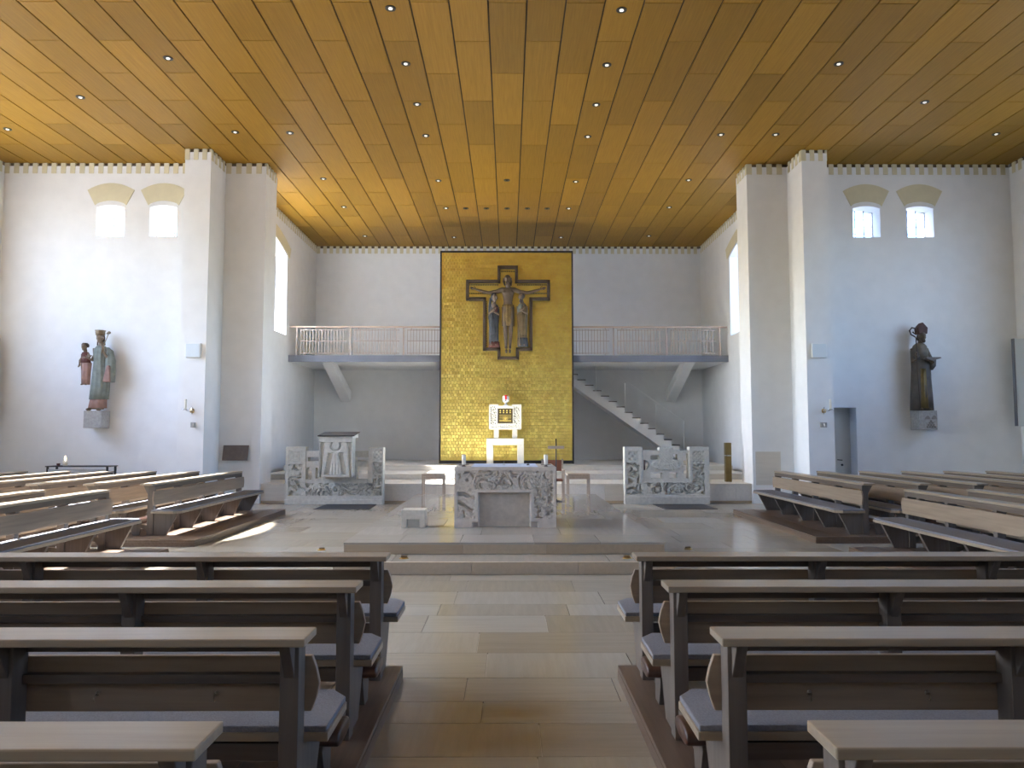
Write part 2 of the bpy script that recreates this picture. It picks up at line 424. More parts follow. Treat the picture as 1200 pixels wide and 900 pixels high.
# inner block of each pillar (returns to the chancel) and the slender pillar standing proud of it
def pillar(name, x0, x1, y0, y1, sgn):
    o = struct(MB().box(x0, x1, y0, y1, 0, WT).build(name, M['plaster']))
    return o
pl2 = pillar('wall_pillar_left', -7.10, -6.12, YC + .5, YC + .85, 1)
dentils(pl2, 'y', YC, YC + .85, -6.12, 1)
pr2 = pillar('wall_pillar_right', 6.05, 7.05, YC + .5, YC + .85, -1)
struct(MB().box(6.03, 6.10, YC, YC + .85, 0, WT).build('wall_reveal_right', M['plaster']))
dentils(pr2, 'y', YC, YC + .85, 6.03, -1)
pl1 = pillar('wall_pier_left', -7.76, -7.14, 17.45, YC, 1)
dentils(pl1, 'x', -7.76, -7.14, 17.45, -1); dentils(pl1, 'y', 17.45, YC, -7.14, 1); dentils(pl1, 'y', 17.45, YC, -7.76, -1)
pr1 = pillar('wall_pier_right', 7.05, 7.66, 17.45, YC, -1)
dentils(pr1, 'x', 7.05, 7.66, 17.45, -1); dentils(pr1, 'y', 17.45, YC, 7.05, -1); dentils(pr1, 'y', 17.45, YC, 7.66, 1)
# chancel walls
CW = (19.3, 23.2, 4.80, 7.30, .36)
cl = wall('wall_chancel_left', 'y', YC + .5, YB, -XC - .5, -XC, WT, [CW])
cr = wall('wall_chancel_right', 'y', YC + .5, YB, XC, XC + .5, WT, [CW])
dentils(cl, 'y', YC + .85, YB, -XC, 1); dentils(cr, 'y', YC + .85, YB, XC, -1)
for s, wl_ in ((-1, cl), (1, cr)):
    window_fill('window_%d' % n_win, 'y', *CW, s * (XC + .38), 3, 6, .05); n_win += 1
    arch_band(wl_, 'y', CW[0], CW[1], CW[3] + .02, CW[4], s * XC, -s, .30, .12)
wb = struct(MB().box(-XC - .5, XC + .5, YB, YB + .4, 0, WT).build('wall_back', M['plaster']))
dentils(wb, 'x', -XC, XC, YB, -1)

# door in the niche
dr = bpy.data.objects.new('door_1', None); COL.objects.link(dr); dr.location = (7.72, YC + .36, 0); struct(dr)
MB().box(0, .91, 0, .06, 0, 2.36).build('door_leaf', M['door'], dr)
MB().box(0, .05, -.03, 0, 0, 2.2).box(.05, .91, -.03, 0, 2.13, 2.17).build('door_frame', M['door'], dr)
h = MB().tube([(.66, -.01, 1.05), (.66, -.06, 1.05)], .012, 8).tube([(.66, -.06, 1.05), (.54, -.065, 1.06)], .011, 8).build('door_handle', M['black'], dr, True)
MB().tube([(.68, .0, .93), (.68, -.02, .93)], .028, 12).build('door_lock', M['black'], dr, True)

# unseen paving outside, added so sunlight bounces up to the ceiling
struct(MB().box(-70, 70, -60, 90, -.6, -.45).build('ground_outside', M['outside']))

# ------------------------------------------------------------------ ceiling: staggered veneer panels
ceil = struct(MB().box(-XW - .5, XW + .5, YR - .4, YC + .9, H + .025, H + .10).box(-XC - .5, XC + .5, YC + .9, YB + .4, H + .025, H + .10).build('ceiling', M['ceiling_back']))
PW = .62; PL = 2.33; base_x = -.33
far = MB()
panel_cache = {}
def ceil_panel(x0, x1, y0, y1, target=None):
    g = .014
    if target is not None: target.box(x0 + g, x1 - g, y0 + g / 2.2, y1 - g / 2.2, H, H + .025); return
    key = (round(x1 - x0, 3), round(y1 - y0, 3))
    if key not in panel_cache:
        o = MB().box(g, key[0] - g, g / 2.2, key[1] - g / 2.2, 0, .025).build('ceiling_panel', M['ceiling_wood'], ceil)
        panel_cache[key] = o.data
    else:
        o = bpy.data.objects.new('ceiling_panel', panel_cache[key]); COL.objects.link(o); o.parent = ceil
    o.location = (x0, y0, H)
k0 = int(math.floor((-XW - base_x) / PW)); k1 = int(math.ceil((XW - base_x) / PW))
for k in range(k0, k1):
    x0 = max(base_x + k * PW, -XW); x1 = min(base_x + (k + 1) * PW, XW)
    if x1 - x0 < .03: continue
    yo = 13.68 if k % 2 == 0 else 12.515
    yend = YB if (x1 <= XC + .3 and x0 >= -XC - .3) else YC + .06
    xa, xb = x0, x1
    j = -13
    while True:
        y0 = yo + j * PL; y1 = y0 + PL; j += 1
        if y0 >= yend - .02: break
        y0 = max(y0, YR); y1 = min(y1, yend)
        if y1 <= y0 + .02: continue
        # at the chancel the outer columns are trimmed to the wall
        if y1 < 10.6: ceil_panel(xa, xb, y0, y1, far)
        else: ceil_panel(xa, xb, y0, y1)
stuff(far.build('ceiling_panel_field', M['ceiling_wood'], ceil))

# recessed downlights
LIGHTS = [
 ('inner left line', -1.90, [11.51, 13.30, 14.99, 16.62, 19.66, 22.11, 25.45]),
 ('inner right line', 1.82, [11.54, 13.33, 15.00, 16.66, 19.72, 22.12, 25.45]),
 ('far left line', -4.97, [16.48, 19.52, 22.0, 25.3]),
 ('far right line', 4.85, [16.53, 19.58, 22.0, 25.25]),
 ('left pier line', -6.20, [13.12, 16.44]), ('right pier line', 6.10, [13.27, 16.52]),
 ('left nave line', -8.70, [14.70]), ('right nave line', 8.58, [14.85]),
 ('outermost left', -11.25, [16.3]), ('outermost right', 11.12, [16.47])]
dl = None
def downlight(x, y, lab):
    global dl
    if dl is None:
        dl = thing('ceiling_downlight', lab, 'downlight', (x, y, H), 0, 'recessed ceiling downlights')
        r = MB()
        for i in range(24):
            a = 2 * math.pi * i / 24; b = 2 * math.pi * (i + 1) / 24
            pr = [(.085, -.012), (.062, -.012), (.055, .02), (.085, .0)]
            vs = [(math.cos(t) * q[0], math.sin(t) * q[0], q[1]) for t in (a, b) for q in pr]
            r.add(vs, [(0, 1, 5, 4), (1, 2, 6, 5), (2, 3, 7, 6), (3, 0, 4, 7)])
        r.build('trim_ring', M['black'], dl)
        MB().lathe([(.062, -.006), (.058, -.002)], (0, 0, 0), 16).build('baffle', M['black'], dl)
        MB().lathe([(.020, -.026), (.034, -.018), (.036, -.006)], (0, 0, 0), 12).build('bulb', M['bulb'], dl, True)
        return dl
    return dup(dl, (x, y, H), None, lab)
words = ['nearest the camera', 'second from the camera', 'third from the camera', 'fourth from the camera', 'fifth from the camera', 'sixth from the camera', 'farthest, by the end wall']
for nm, x, ys in LIGHTS:
    for i, y in enumerate(ys):
        if len(ys) == 1: lab = 'small recessed ceiling downlight alone in the %s of the wooden ceiling' % nm.replace('line', 'area').replace('outermost left', 'outermost left area').replace('outermost right', 'outermost right area')
        else: lab = 'recessed ceiling downlight in the %s, %s' % (nm, words[i] if i < len(ys) - 1 else 'farthest from the camera')
        downlight(x, y, lab)
for i, x in enumerate([-1.30, -.675, -.05, .57, 1.17]):
    downlight(x, 22.14, 'dark recessed downlight in the cross row before the gold panel, %s' % ['leftmost', 'second from left', 'in the middle', 'fourth from left', 'rightmost'][i])
downlight(-.05, 19.62, 'single dark recessed downlight on the centre line above the altar area')
unlit = None
for o_ in [q for q in COL.objects if q.get('category') == 'downlight' and 'dark' in q['label']]:
    for c_ in o_.children:
        if c_.name.startswith('bulb'):
            if unlit is None:
                unlit = c_.data.copy(); unlit.materials.clear(); unlit.materials.append(M['frame_dark'])
            c_.data = unlit

# ------------------------------------------------------------------ floor
floor = struct(MB().box(-XW - .5, XW + .5, YR - .4, YB + .4, -.12, -.012).build('floor', M['joint']))
# plain travertine under and behind the pews
o = MB().box(-XW, -4.86, YR, YC, -.012, -.001).box(4.91, XW, YR, YC, -.012, -.001).box(-4.85, -.78, YR, 4.9, -.012, -.001).box(.80, 4.9, YR, 4.9, -.012, -.001).box(-.78, .8, YR, 1.5, -.012, -.001)
o.build('floor_field', M['travertine'], floor)
slab_rows = random.Random(11)
def pave(x0, x1, y0, y1, z0, z1, mat, parent, dep=(.32, .46, .60), ln=(.7, 1.5), nm='floor_slab', g=.0025, bev=0):
    y = y0
    while y < y1 - .01:
        d = slab_rows.choice(dep)
        if y + d > y1 - .2: d = y1 - y
        x = x0; first = True
        while x < x1 - .01:
            l_ = slab_rows.uniform(*ln) * (slab_rows.uniform(.4, 1) if first else 1); first = False
            if x + l_ > x1 - .3: l_ = x1 - x
            o = MB().box(-l_ / 2 + g, l_ / 2 - g, -d / 2 + g, d / 2 - g, z0, z1).build(nm, mat, parent)
            o.location = (x + l_ / 2, y + d / 2, 0)
            x += l_
        y += d
pave(-.76, .78, 1.5, 4.9, -.012, 0, M['travertine'], floor)
pave(-4.85, 4.9, 4.9, 9.2, -.012, 0, M['travertine'], floor, (.46, .60, .75), (.8, 1.7))
pave(-4.85, -2.15, 9.2, 18.5, -.012, 0, M['travertine'], floor, (.60, .75, .9), (.8, 1.7))
pave(2.04, 4.9, 9.2, 18.5, -.012, 0, M['travertine'], floor, (.60, .75, .9), (.8, 1.7))
pave(-2.15, 2.04, 17.55, 18.5, -.012, 0, M['travertine'], floor, (.475,), (.8, 1.7))

# altar island of two steps
isl = struct(MB().box(-2.13, 2.02, 9.25, 17.53, -.012, .12).box(-2.13, 2.02, 9.86, 17.53, .12, .27).build('floor_altar_island', M['joint']))
def strips(x0, x1, y0, y1, z0, z1, mat, parent, lens, nm):
    x = x0; i = 0
    while x < x1 - .01:
        l_ = lens[i % len(lens)]; i += 1
        if x + l_ > x1 - .3: l_ = x1 - x
        o = MB().box(-l_ / 2 + .0015, l_ / 2 - .0015, y0, y1, z0, z1).build(nm, mat, parent, bevel=.004); o.location = (x + l_ / 2, 0, 0); x += l_
strips(-2.15, 2.04, 9.20, 9.262, 0, .148, M['riser_stone'], isl, [1.7, 1.3, 1.19], 'riser_slab')
strips(-2.15, 2.04, 9.262, 9.84, .12, .148, M['island_stone'], isl, [.7, 2.7, .79], 'tread_slab')
strips(-2.15, 2.04, 9.82, 9.862, .15, .27, M['riser_stone'], isl, [1.56, 1.08, 1.55], 'riser_slab')
for sx, x0, x1 in ((-1, -2.15, -2.13), (1, 2.02, 2.04)):
    MB().box(x0, x1, 9.862, 17.55, 0, .27).build('side_slab', M['riser_stone'], isl)
MB().box(-2.13, 2.02, 17.53, 17.55, 0, .27).build('side_slab', M['riser_stone'], isl)
pave(-2.155, 2.045, 9.81, 17.55, .27, .30, M['island_stone'], isl, (.75, .9, 1.1), (.7, 1.3), 'paving_slab')

# podium of the chancel with two further steps
pod = struct(MB().box(-6.10, 6.02, 18.53, YC + .9, -.012, .44).box(-XC, XC, YC + .85, YB, -.012, .44).box(-6.6, 6.6, 20.25, YB, .44, .59).box(-6.6, 6.6, 22.05, YB, .59, .74).build('floor_podium', M['joint']))
strips(-6.12, 6.03, 18.50, 18.55, .06, .445, M['podium_stone'], pod, [1.1, .9, 1.25], 'face_slab')
strips(-6.12, 6.03, 18.495, 18.55, 0, .06, M['riser_stone'], pod, [2.1, 1.9], 'plinth_slab')
strips(-6.12, 6.03, 18.48, 19.3, .445, .48, M['podium_stone'], pod, [1.2, 1.4], 'paving_slab')
strips(-XC, XC, 19.3, 20.24, .445, .48, M['podium_stone'], pod, [1.3, 1.5], 'paving_slab')
strips(-6.62, 6.62, 20.20, 20.26, .48, .60, M['podium_stone'], pod, [1.5, 1.7], 'riser_slab')
strips(-6.62, 6.62, 20.19, 22.04, .60, .63, M['podium_stone'], pod, [1.5, 1.3], 'tread_slab')
strips(-6.62, 6.62, 22.00, 22.06, .63, .75, M['podium_stone'], pod, [1.7, 1.4], 'riser_slab')
strips(-6.62, 6.62, 21.99, YB, .75, .78, M['podium_stone'], pod, [1.4, 1.6], 'tread_slab')

# ------------------------------------------------------------------ pews
def make_pew(L, nposts, label, group, hooks=True, kn=0.0):
    t = thing('pew', label, 'pew', group=group)
    MB().box(0, L, 0, .19, .788, .82).build('book_rest', M['rail_wood'], t, bevel=.005)
    MB().box(.10, L - .10, .180, .199, .722, .787).build('fascia', M['pew_shade_wood'], t)
    b = [(.020, .475), (.001, .53), (-.012, .59), (.001, .65), (.020, .700)]
    poly = b + [(L - p[0], p[1]) for p in reversed(b)]
    MB().prism(poly, .200, .226, 'y').build('backrest', M['back_wood'], t, bevel=.004)
    s0 = .085; sp = (L - 2 * s0) / (nposts - 1)
    seat = [(-.05, .20), (L + .05, .20), (L + .05, .56), (L - .03, .66), (.03, .66), (-.05, .56)]
    MB().prism(seat, .352, .388, 'z').build('seat', M['rail_wood'], t, bevel=.004)
    cu = [(-.045, .205), (L + .045, .205), (L + .045, .557), (L - .032, .653), (.032, .653), (-.045, .557)]
    MB().prism(cu, .388, .414, 'z').build('seat_cushion', M['felt'], t, bevel=.006)
    pm = lm = gm = km = None
    for i in range(nposts):
        x = s0 + i * sp
        def inst(me, nm, mat, mb):
            if me is None:
                o = mb().build(nm, mat, t, bevel=.003); o.location = (x, 0, 0); return o
            o = me.copy(); COL.objects.link(o); o.parent = t; o.location = (x, 0, 0); return me
        pm = inst(pm, 'post', M['post_shade_wood'], lambda: MB().box(-.038, .038, .10, .198, 0, .787))
        lm = inst(lm, 'leg', M['post_shade_wood'], lambda: MB().prism([(.199, 0), (.40, 0), (.58, .351), (.199, .351)], -.025, .025, 'x'))
        gm = inst(gm, 'bracket', M['post_shade_wood'], lambda: MB().prism([(.02, .787), (.099, .787), (.099, .64)], -.022, .022, 'x'))
        km = inst(km, 'kneeler_bracket', M['post_shade_wood'], lambda: MB().prism([(.099, .05), (.099, .16), (-.05, .175), (-.40 + kn, .175), (-.40 + kn, .15), (-.34 + kn, 0), (-.24 + kn, 0), (-.22 + kn, .12), (min(.05, -.05 + kn), .10)], -.02, .02, 'x'))
    for i in range(nposts - 1):
        x0 = s0 + i * sp + .04; x1 = x0 + sp - .08
        MB().box(x0, x1, .160, .199, .60, .635).build('book_ledge', M['pew_shade_wood'], t)
        MB().box(x0, x1, .215, .24, .27, .34).build('seat_rail', M['pew_shade_wood'], t)
        if hooks:
            for f in (.27, .73):
                x = x0 + (x1 - x0) * f
                MB().tube([(x, .20, .548), (x, .18, .548), (x, .172, .538), (x, .174, .525), (x, .182, .522)], .0035, 6).tube([(x, .20, .548), (x, .194, .548)], .010, 8).build('coat_hook', M['hook'], t, True)
    # padded kneeler
    pad = [(a + kn, b_) for a, b_ in [(-.43, .185), (-.445, .21), (-.43, .245), (-.38, .262), (-.26, .262), (-.21, .245), (-.195, .21), (-.21, .185), (-.26, .176), (-.38, .176)]]
    MB().prism(pad, -.02, L + .02, 'x').build('kneeler_pad', M['leather'], t, True, bevel=.012)
    return t

CL = 4.75
cz = .10
# platforms the pews stand on: long boards along the depth
def platform(x0, x1, y0, y1, label, n=8):
    t = thing('pew_platform', label, 'platform', (x0, y0, 0), 0, 'wooden pew platforms')
    W = x1 - x0; D = y1 - y0
    MB().box(.03, W - .03, .03, D - .03, 0, .07).build('joist_frame', M['post_shade_wood'], t)
    bw = W / n
    for i in range(n):
        MB().box(i * bw + .002, (i + 1) * bw - .002, 0, D, .070, cz).build('board', M['plat_wood'], t, bevel=.003)
    MB().box(0, W, .0, .028, 0, .069).build('edge_board', M['plat_wood'], t)
    MB().box(0, W, D - .028, D, 0, .069).build('edge_board', M['plat_wood'], t)
    MB().box(0, .028, .03, D - .03, 0, .069).build('edge_board', M['plat_wood'], t)
    MB().box(W - .028, W, .03, D - .03, 0, .069).build('edge_board', M['plat_wood'], t)
    return t
platform(-.74 - 5.0, -.74, 0.2, 5.32, 'dark wooden platform under the near left pews', 26)
platform(.765, .765 + 5.0, 0.2, 5.32, 'dark wooden platform under the near right pews', 26)
platform(-11.6, -4.77, 11.45, 16.05, 'low wooden platform under the far left sideways pews', 20)
platform(4.82, 12.35, 11.75, 16.05, 'low wooden platform under the far right sideways pews', 20)
platform(-8.4, -4.79, 6.2, 10.62, 'low wooden platform under the nearer left sideways pews', 10)
platform(4.86, 9.4, 6.2, 10.72, 'low wooden platform under the nearer right sideways pews', 12)

rows_y = [1.945, 2.953, 3.938, 4.895]
names = ['nearest the camera, only its top in view', 'second from the camera', 'third from the camera', 'fourth and farthest, facing the altar steps']
proto = make_pew(CL, 5, 'oak pew left of the centre aisle, ' + names[0], 'pews left of the centre aisle')
proto.location = (-.795 - CL, rows_y[0], cz)
for i in range(1, 4):
    dup(proto, (-.795 - CL, rows_y[i], cz), None, 'oak pew left of the centre aisle, ' + names[i])
for i in range(4):
    dup(proto, (.835, rows_y[i], cz), None, 'oak pew right of the centre aisle, ' + names[i], 'pews right of the centre aisle')
SL = 4.03
side = make_pew(SL, 5, 'pale oak pew at the edge of the far left block, front row facing the altar', 'far left sideways pews', hooks=False, kn=.21)
side.location = (-5.86, 15.95, cz); side.rotation_euler = (0, 0, R(-90))
ordw = ['front', 'second', 'third', 'fourth', 'fifth', 'sixth', 'seventh']
side['label'] = 'sideways oak pew, front row of the far left block beside the altar'
for i in range(1, 6):
    dup(side, (-5.86 - .912 * i, 15.95, cz), None, 'sideways oak pew in the %s row of the far left block' % ordw[i])
for i in range(2):
    dup(side, (-5.86 - .912 * i, 10.68, cz), None, 'sideways oak pew in the %s row of the nearer left block' % ordw[i], 'nearer left sideways pews')
for i in range(7):
    dup(side, (5.88 + .908 * i, 15.98 - SL, cz), R(90), 'sideways oak pew in the %s row of the far right block' % ordw[i], 'far right sideways pews')
for i in range(3):
    dup(side, (5.88 + .908 * i, 10.75 - SL, cz), R(90), 'sideways oak pew in the %s row of the nearer right block' % ordw[i], 'nearer right sideways pews')

# ------------------------------------------------------------------ carved stone slabs as height fields
def carve(w, h, d, res, fn, name, mat, parent):
    """upright slab w x h with its front face at y=0 (towards -y is proud); fn(x, z) -> depth of cut (>=0) or None for a hole through"""
    nx = int(round(w / res)); nz = int(round(h / res)); V = []; F = []; idx = {}
    cut = [[fn((i + .5) * w / nx, (j + .5) * h / nz) for j in range(nz)] for i in range(nx)]
    def vert(i, j, back):
        key = (i, j, back)
        if key not in idx:
            if back: y = d
            else:
                cs = [cut[a][b] for a in (i - 1, i) for b in (j - 1, j) if 0 <= a < nx and 0 <= b < nz and cut[a][b] is not None]
                y = sum(cs) / len(cs)
            idx[key] = len(V); V.append((i * w / nx, y, j * h / nz))
        return idx[key]
    for i in range(nx):
        for j in range(nz):
            if cut[i][j] is None: continue
            F.append((vert(i, j, 0), vert(i + 1, j, 0), vert(i + 1, j + 1, 0), vert(i, j + 1, 0)))
            for (a, b, p, q) in ((i - 1, j, (i, j), (i, j + 1)), (i + 1, j, (i + 1, j + 1), (i + 1, j)), (i, j - 1, (i + 1, j), (i, j)), (i, j + 1, (i, j + 1), (i + 1, j + 1))):
                if not (0 <= a < nx and 0 <= b < nz) or cut[a][b] is None:
                    F.append((vert(*p, 0), vert(*q, 0), vert(*q, 1), vert(*p, 1)))
    # back face: cells too, so that holes stay open
    for i in range(nx):
        for j in range(nz):
            if cut[i][j] is not None: F.append((vert(i, j, 1), vert(i, j + 1, 1), vert(i + 1, j + 1, 1), vert(i + 1, j, 1)))
    me = bpy.data.meshes.new(name); me.from_pydata(V, [], F); me.update(); me.materials.append(mat)
    bm = bmesh.new(); bm.from_mesh(me); bmesh.ops.recalc_face_normals(bm, faces=bm.faces); bm.to_mesh(me); bm.free()
    o = bpy.data.objects.new(name, me); COL.objects.link(o); o.parent = parent
    return o
def leaves(x, z, seed, freq=9.0, dens=.12, depth=.035):
    """leaf and vine relief: drilled pits between swelling leaves"""
    q = Vector((x * freq, z * freq, seed)); wv = noise.noise(q * .45) * 2.2
    r = Vector((q.x * math.cos(wv) - q.y * math.sin(wv) * .55, q.x * math.sin(wv) * .8 + q.y * math.cos(wv), seed))
    n1 = noise.noise(r); n2 = noise.noise(q * 1.9 + Vector((9, 3, 1)))
    v = n1 + .35 * n2
    if v > dens: return min(1, (v - dens) / .035) * depth * 1.9
    return .010 + .010 * math.sin(v * 34)
def inside(x, z, a, b, c, d): return a <= x <= b and c <= z <= d

# altar
AX0 = -.82; AW = 1.54; AH = .91; AY = 11.33; ADEP = 1.25
al = thing('altar', 'carved grey limestone altar block with a recessed panel on the stepped island', 'altar', (AX0 + AW / 2, AY, .30))
def altar_fn(x, z):
    if inside(x, z, .365, 1.15, 0, .52): return .16
    if inside(x, z, .275, 1.265, 0, .075): return .10
    if inside(x, z, .31, 1.205, .06, .575): return .0
    if inside(x, z, .05, AW - .05, .14, AH - .06): return leaves(x, z, 3.1, 9, .20)
    return 0
o = carve(AW, AH, ADEP * .5, .0115, altar_fn, 'carved_front', M['altar_stone'], al); o.location = (-AW / 2, 0, 0)
MB().box(-AW / 2, AW / 2, ADEP * .5 + .001, ADEP, 0, AH).build('block', M['altar_stone'], al)
ac = MB().box(-.52, .50, .03, ADEP - .05, 0, .006)
tag(ac.build('altar_cloth', M['cloth'], None, loc=(AX0 + AW / 2 - .0, AY, .30 + AH + .0005)), 'white linen cloth tinted with reflected sky blue, lying on the altar top', 'altar cloth')
def candle_set(x, lab):
    t = thing('altar_candle', lab, 'candle', (x, AY + .16, .30 + AH), 0, 'candles on the altar')
    MB().lathe([(.03, 0), (.035, .006), (.02, .012), (.02, .02), (.075, .024), (.085, .034), (.07, .034), (.03, .030)]).build('dish', M['plaque'], t, True)
    MB().lathe([(.029, .03), (.031, .035), (.031, .178), (.026, .184), (.008, .180)]).build('wax_candle', M['candle'], t, True)
    MB().tube([(0, 0, .178), (.001, 0, .198)], .002, 6).build('wick', M['black'], t)
candle_set(-.69, 'thick white candle in a dark dish at the left end of the altar')
candle_set(.575, 'thick white candle in a dark dish at the right end of the altar')
t = thing('altar_microphone', 'small black microphone lying on the altar cloth right of centre', 'microphone', (.31, AY + .5, .30 + AH + .007))
MB().lathe([(.025, 0), (.025, .012), (.01, .015)]).build('microphone_base', M['black'], t, True); MB().tube([(0, 0, .012), (0, -.03, .03), (0, -.07, .035)], [.005, .006, .012], 8).build('microphone_head', M['black'], t, True)
t = thing('altar_bell', 'tiny metal cross standing at the middle of the altar cloth', 'altar cross', (-.075, AY + .6, .30 + AH + .007))
t.name = 'altar_cross'
MB().box(-.02, .02, -.01, .01, 0, .006).box(-.003, .003, -.003, .003, .006, .06).box(-.015, .015, -.003, .003, .04, .046).build('cross', M['chrome'], t)

# small stone block left of the altar
t = thing('stone_block', 'small pale stone block with a notch on the island left of the altar', 'stone block', (-1.44, 11.3, .30))
MB().prism([(-.18, 0), (-.09, 0), (-.09, .13), (.10, .13), (.10, 0), (.18, 0), (.18, .27), (-.18, .27)], 0, .34, 'y').build('block', M['carved'], t, bevel=.005)
MB().box(-.089, .099, .05, .30, 0, .129).build('inset_block', M['white_stone'], t)

# ambo with lectern, left
AU = .0023
am = thing('ambo', 'wide pierced limestone ambo screen carved with foliage left of the altar', 'ambo', (-5.44, 18.22, 0))
AMW = 1035 * AU; AMH = 605 * AU
def ambo_fn(x, z):
    u = x / AU; v = z / AU
    if 265 - 50 < u < 875 and v > 560: return None
    if v > 600 and u > 215: return None
    # openings
    if inside(u, v, 232, 384, 455, 498): return None
    if inside(u, v, 215, 275, 262, 360) or (u - 245) ** 2 + (v - 360) ** 2 < 30 ** 2: return None
    if inside(u, v, 318, 384, 270, 388): return None
    if inside(u, v, 740, 872, 455, 495): return None
    if inside(u, v, 752, 872, 262, 392): return None
    if v < 50: return -.02
    if inside(u, v, 35, 180, 435, 570):
        a = max(abs(u - 107), abs(v - 502)); return .012 if int(a / 13) % 2 else .0
    if inside(u, v, 925, 1020, 455, 570):
        return .022 if (int((u - 925) / 24) + int((v - 455) / 24)) % 2 else .004
    if inside(u, v, 30, 178, 92, 420) or inside(u, v, 925, 1020, 92, 440) or inside(u, v, 30, 1020, 92, 218):
        return leaves(x, z, 8.4, 8, .17, .045)
    if 215 < u < 872 and v > 218: return .02
    return 0
carve(AMW, AMH, .26, .0125, ambo_fn, 'pierced_screen', M['carved'], am)
# lectern box with the winged figure
LW = 350 * AU; LZ0 = 295 * AU; LZ1 = 700 * AU; LH = LZ1 - LZ0
def angel_fn(x, z):
    u = (x / LW - .5) * 2; v = z / LH                       # -1..1, 0..1
    if v > .885: return 0
    if (u * .175 * 2) ** 2 + ((v - .80) * .85) ** 2 < .0062: return .0          # head
    r = math.hypot(u * .40, (v - .80) * .93)
    if r < .135 and v < .88: return .045 if r > .105 else .015                   # halo ring groove
    edge = .90 + .0 * v
    if abs(u) > .93: return 0
    if abs(u) > .86 - .22 * v + .0: return .06                                  # recess outside the wings
    body = .13 + .30 * max(0, .62 - v)
    if v < .62 and v > .06:
        lean = .17 + .42 * (.62 - v)
        if lean - .02 < abs(u) < lean + .27: return .07                          # dark slots between robe and wings
        if abs(u) <= body: return .005 + .006 * math.sin(u * 34)
    return .012
box = carve(LW, LH, .34, .0115, angel_fn, 'lectern_relief', M['carved'], am); box.location = (385 * AU, -.32, LZ0)
MB().prism([(-.34, 0), (.30, 0), (.30, .12), (-.34, .035)], 385 * AU - .012, 735 * AU + .012, 'x').build('reading_desk', M['white_stone'], am, loc=(0, 0, LZ1 + .001), bevel=.004)
MB().prism([(-.38, .04), (.33, .134), (.33, .152), (-.38, .060)], 385 * AU - .02, 735 * AU + .05, 'x').build('lectern_top', M['frame_dark'], am, loc=(0, 0, LZ1))
o = MB().prism([(.0, 0), (1.25, 0), (1.22, 1.18), (.02, 1.18)], 0, .012, 'z').build('floor_mat', M['mat_dark'], loc=(-4.42, 16.98, 0)); tag(o, 'dark floor mat in front of the left ambo screen', 'mat')

# screen on the right with a round shallow bowl relief
SU = .00209
sc_ = thing('carved_screen', 'pierced limestone screen with tree relief right of the altar', 'stone screen', (2.84, 18.23, 0))
SW = 990 * SU; SH = 665 * SU
def screen_fn(x, z):
    u = x / SU; v = z / SU
    mid = 210 < u < 760
    tree = (410 < u < 570 and v > 470) or ((u - 490) / 190) ** 2 + ((v - 455) / 68) ** 2 < 1 or (445 < u < 522 and v > 290) or (620 < u < 690 and v > 290) or (220 < u < 305 and v > 270)
    if mid and v > 625 and not (410 < u < 570): return None
    if mid and v > 660: return None
    if mid and not tree:
        if inside(u, v, 300, 412, 515, 565): return None
        if inside(u, v, 305, 445, 300, 365): return None
        if inside(u, v, 522, 622, 300, 365): return None
        if inside(u, v, 690, 750, 300, 590): return None
        if inside(u, v, 570, 622, 515, 580): return None
        if inside(u, v, 305, 622, 400, 480) and False: return None
    if (u - 225) > 0 and ((u - 225) / 65) ** 2 + ((v - 452) / 62) ** 2 < 1 and mid: return None
    if v < 85: return -.015
    if inside(u, v, 25, 165, 490, 620):
        for (cx, cz_) in ((60, 590), (125, 590), (93, 557), (60, 522), (125, 522)):
            if abs(u - cx) < 13 and abs(v - cz_) < 13: return .04
        return .008
    if inside(u, v, 795, 930, 475, 620):
        return .04 if (int((u - 795) / 22.5) + int((v - 475) / 24)) % 2 == 0 and abs((u - 795) % 22.5 - 11) < 9 else .006
    if inside(u, v, 25, 170, 115, 480) or inside(u, v, 795, 930, 115, 465) or inside(u, v, 25, 930, 115, 248):
        return leaves(x, z, 21.7, 8.5, .13, .05)
    if mid and v > 250:
        if (410 < u < 570 and v > 470): return .016 if (u // 18 + v // 16) % 2 else .004
        if tree and ((u - 490) / 175) ** 2 + ((v - 455) / 62) ** 2 < 1: return -.01 + (.02 if noise.noise(Vector((u * .06, v * .06, 4))) > .15 else 0)
        return .03
    return 0
carve(SW, SH, .25, .012, screen_fn, 'pierced_screen', M['carved'], sc_)
MB().tube([(225 * SU, .12, 395 * SU), (225 * SU, .12, 512 * SU)], .05, 12).build('red_relic_tube', M['red_cloth'], sc_, True)
o = MB().prism([(0, 0), (1.20, 0), (1.16, 1.18), (-.05, 1.18)], 0, .012, 'z').build('floor_mat', M['mat_dark'], loc=(3.55, 16.98, 0)); tag(o, 'dark floor mat in front of the right carved screen', 'mat')

# ------------------------------------------------------------------ gold wall panel
GX0, GX1, GZ0, GZ1, GY = -2.12, 1.99, .80, 7.46, 23.2
gp = thing('gold_panel', 'tall gold leaf wall panel behind the altar', 'gold panel', ((GX0 + GX1) / 2, GY, .78))
GW = GX1 - GX0; GH = GZ1 - GZ0
MB().box(-GW / 2 - .02, GW / 2 + .02, .03, .12, -.0, GH + .04).build('backing_board', M['frame_dark'], gp)
MB().box(-GW / 2 - .045, -GW / 2, -.03, .13, 0, GH + .05).build('side_frame', M['frame_dark'], gp)
MB().box(GW / 2, GW / 2 + .045, -.03, .13, 0, GH + .05).build('side_frame', M['frame_dark'], gp)
MB().box(-GW / 2, GW / 2, -.03, .13, GH + .01, GH + .05).build('top_frame', M['frame_dark'], gp)
MB().box(-GW / 2, GW / 2, -.03, .13, 0, .10).build('bottom_frame', M['frame_dark'], gp)
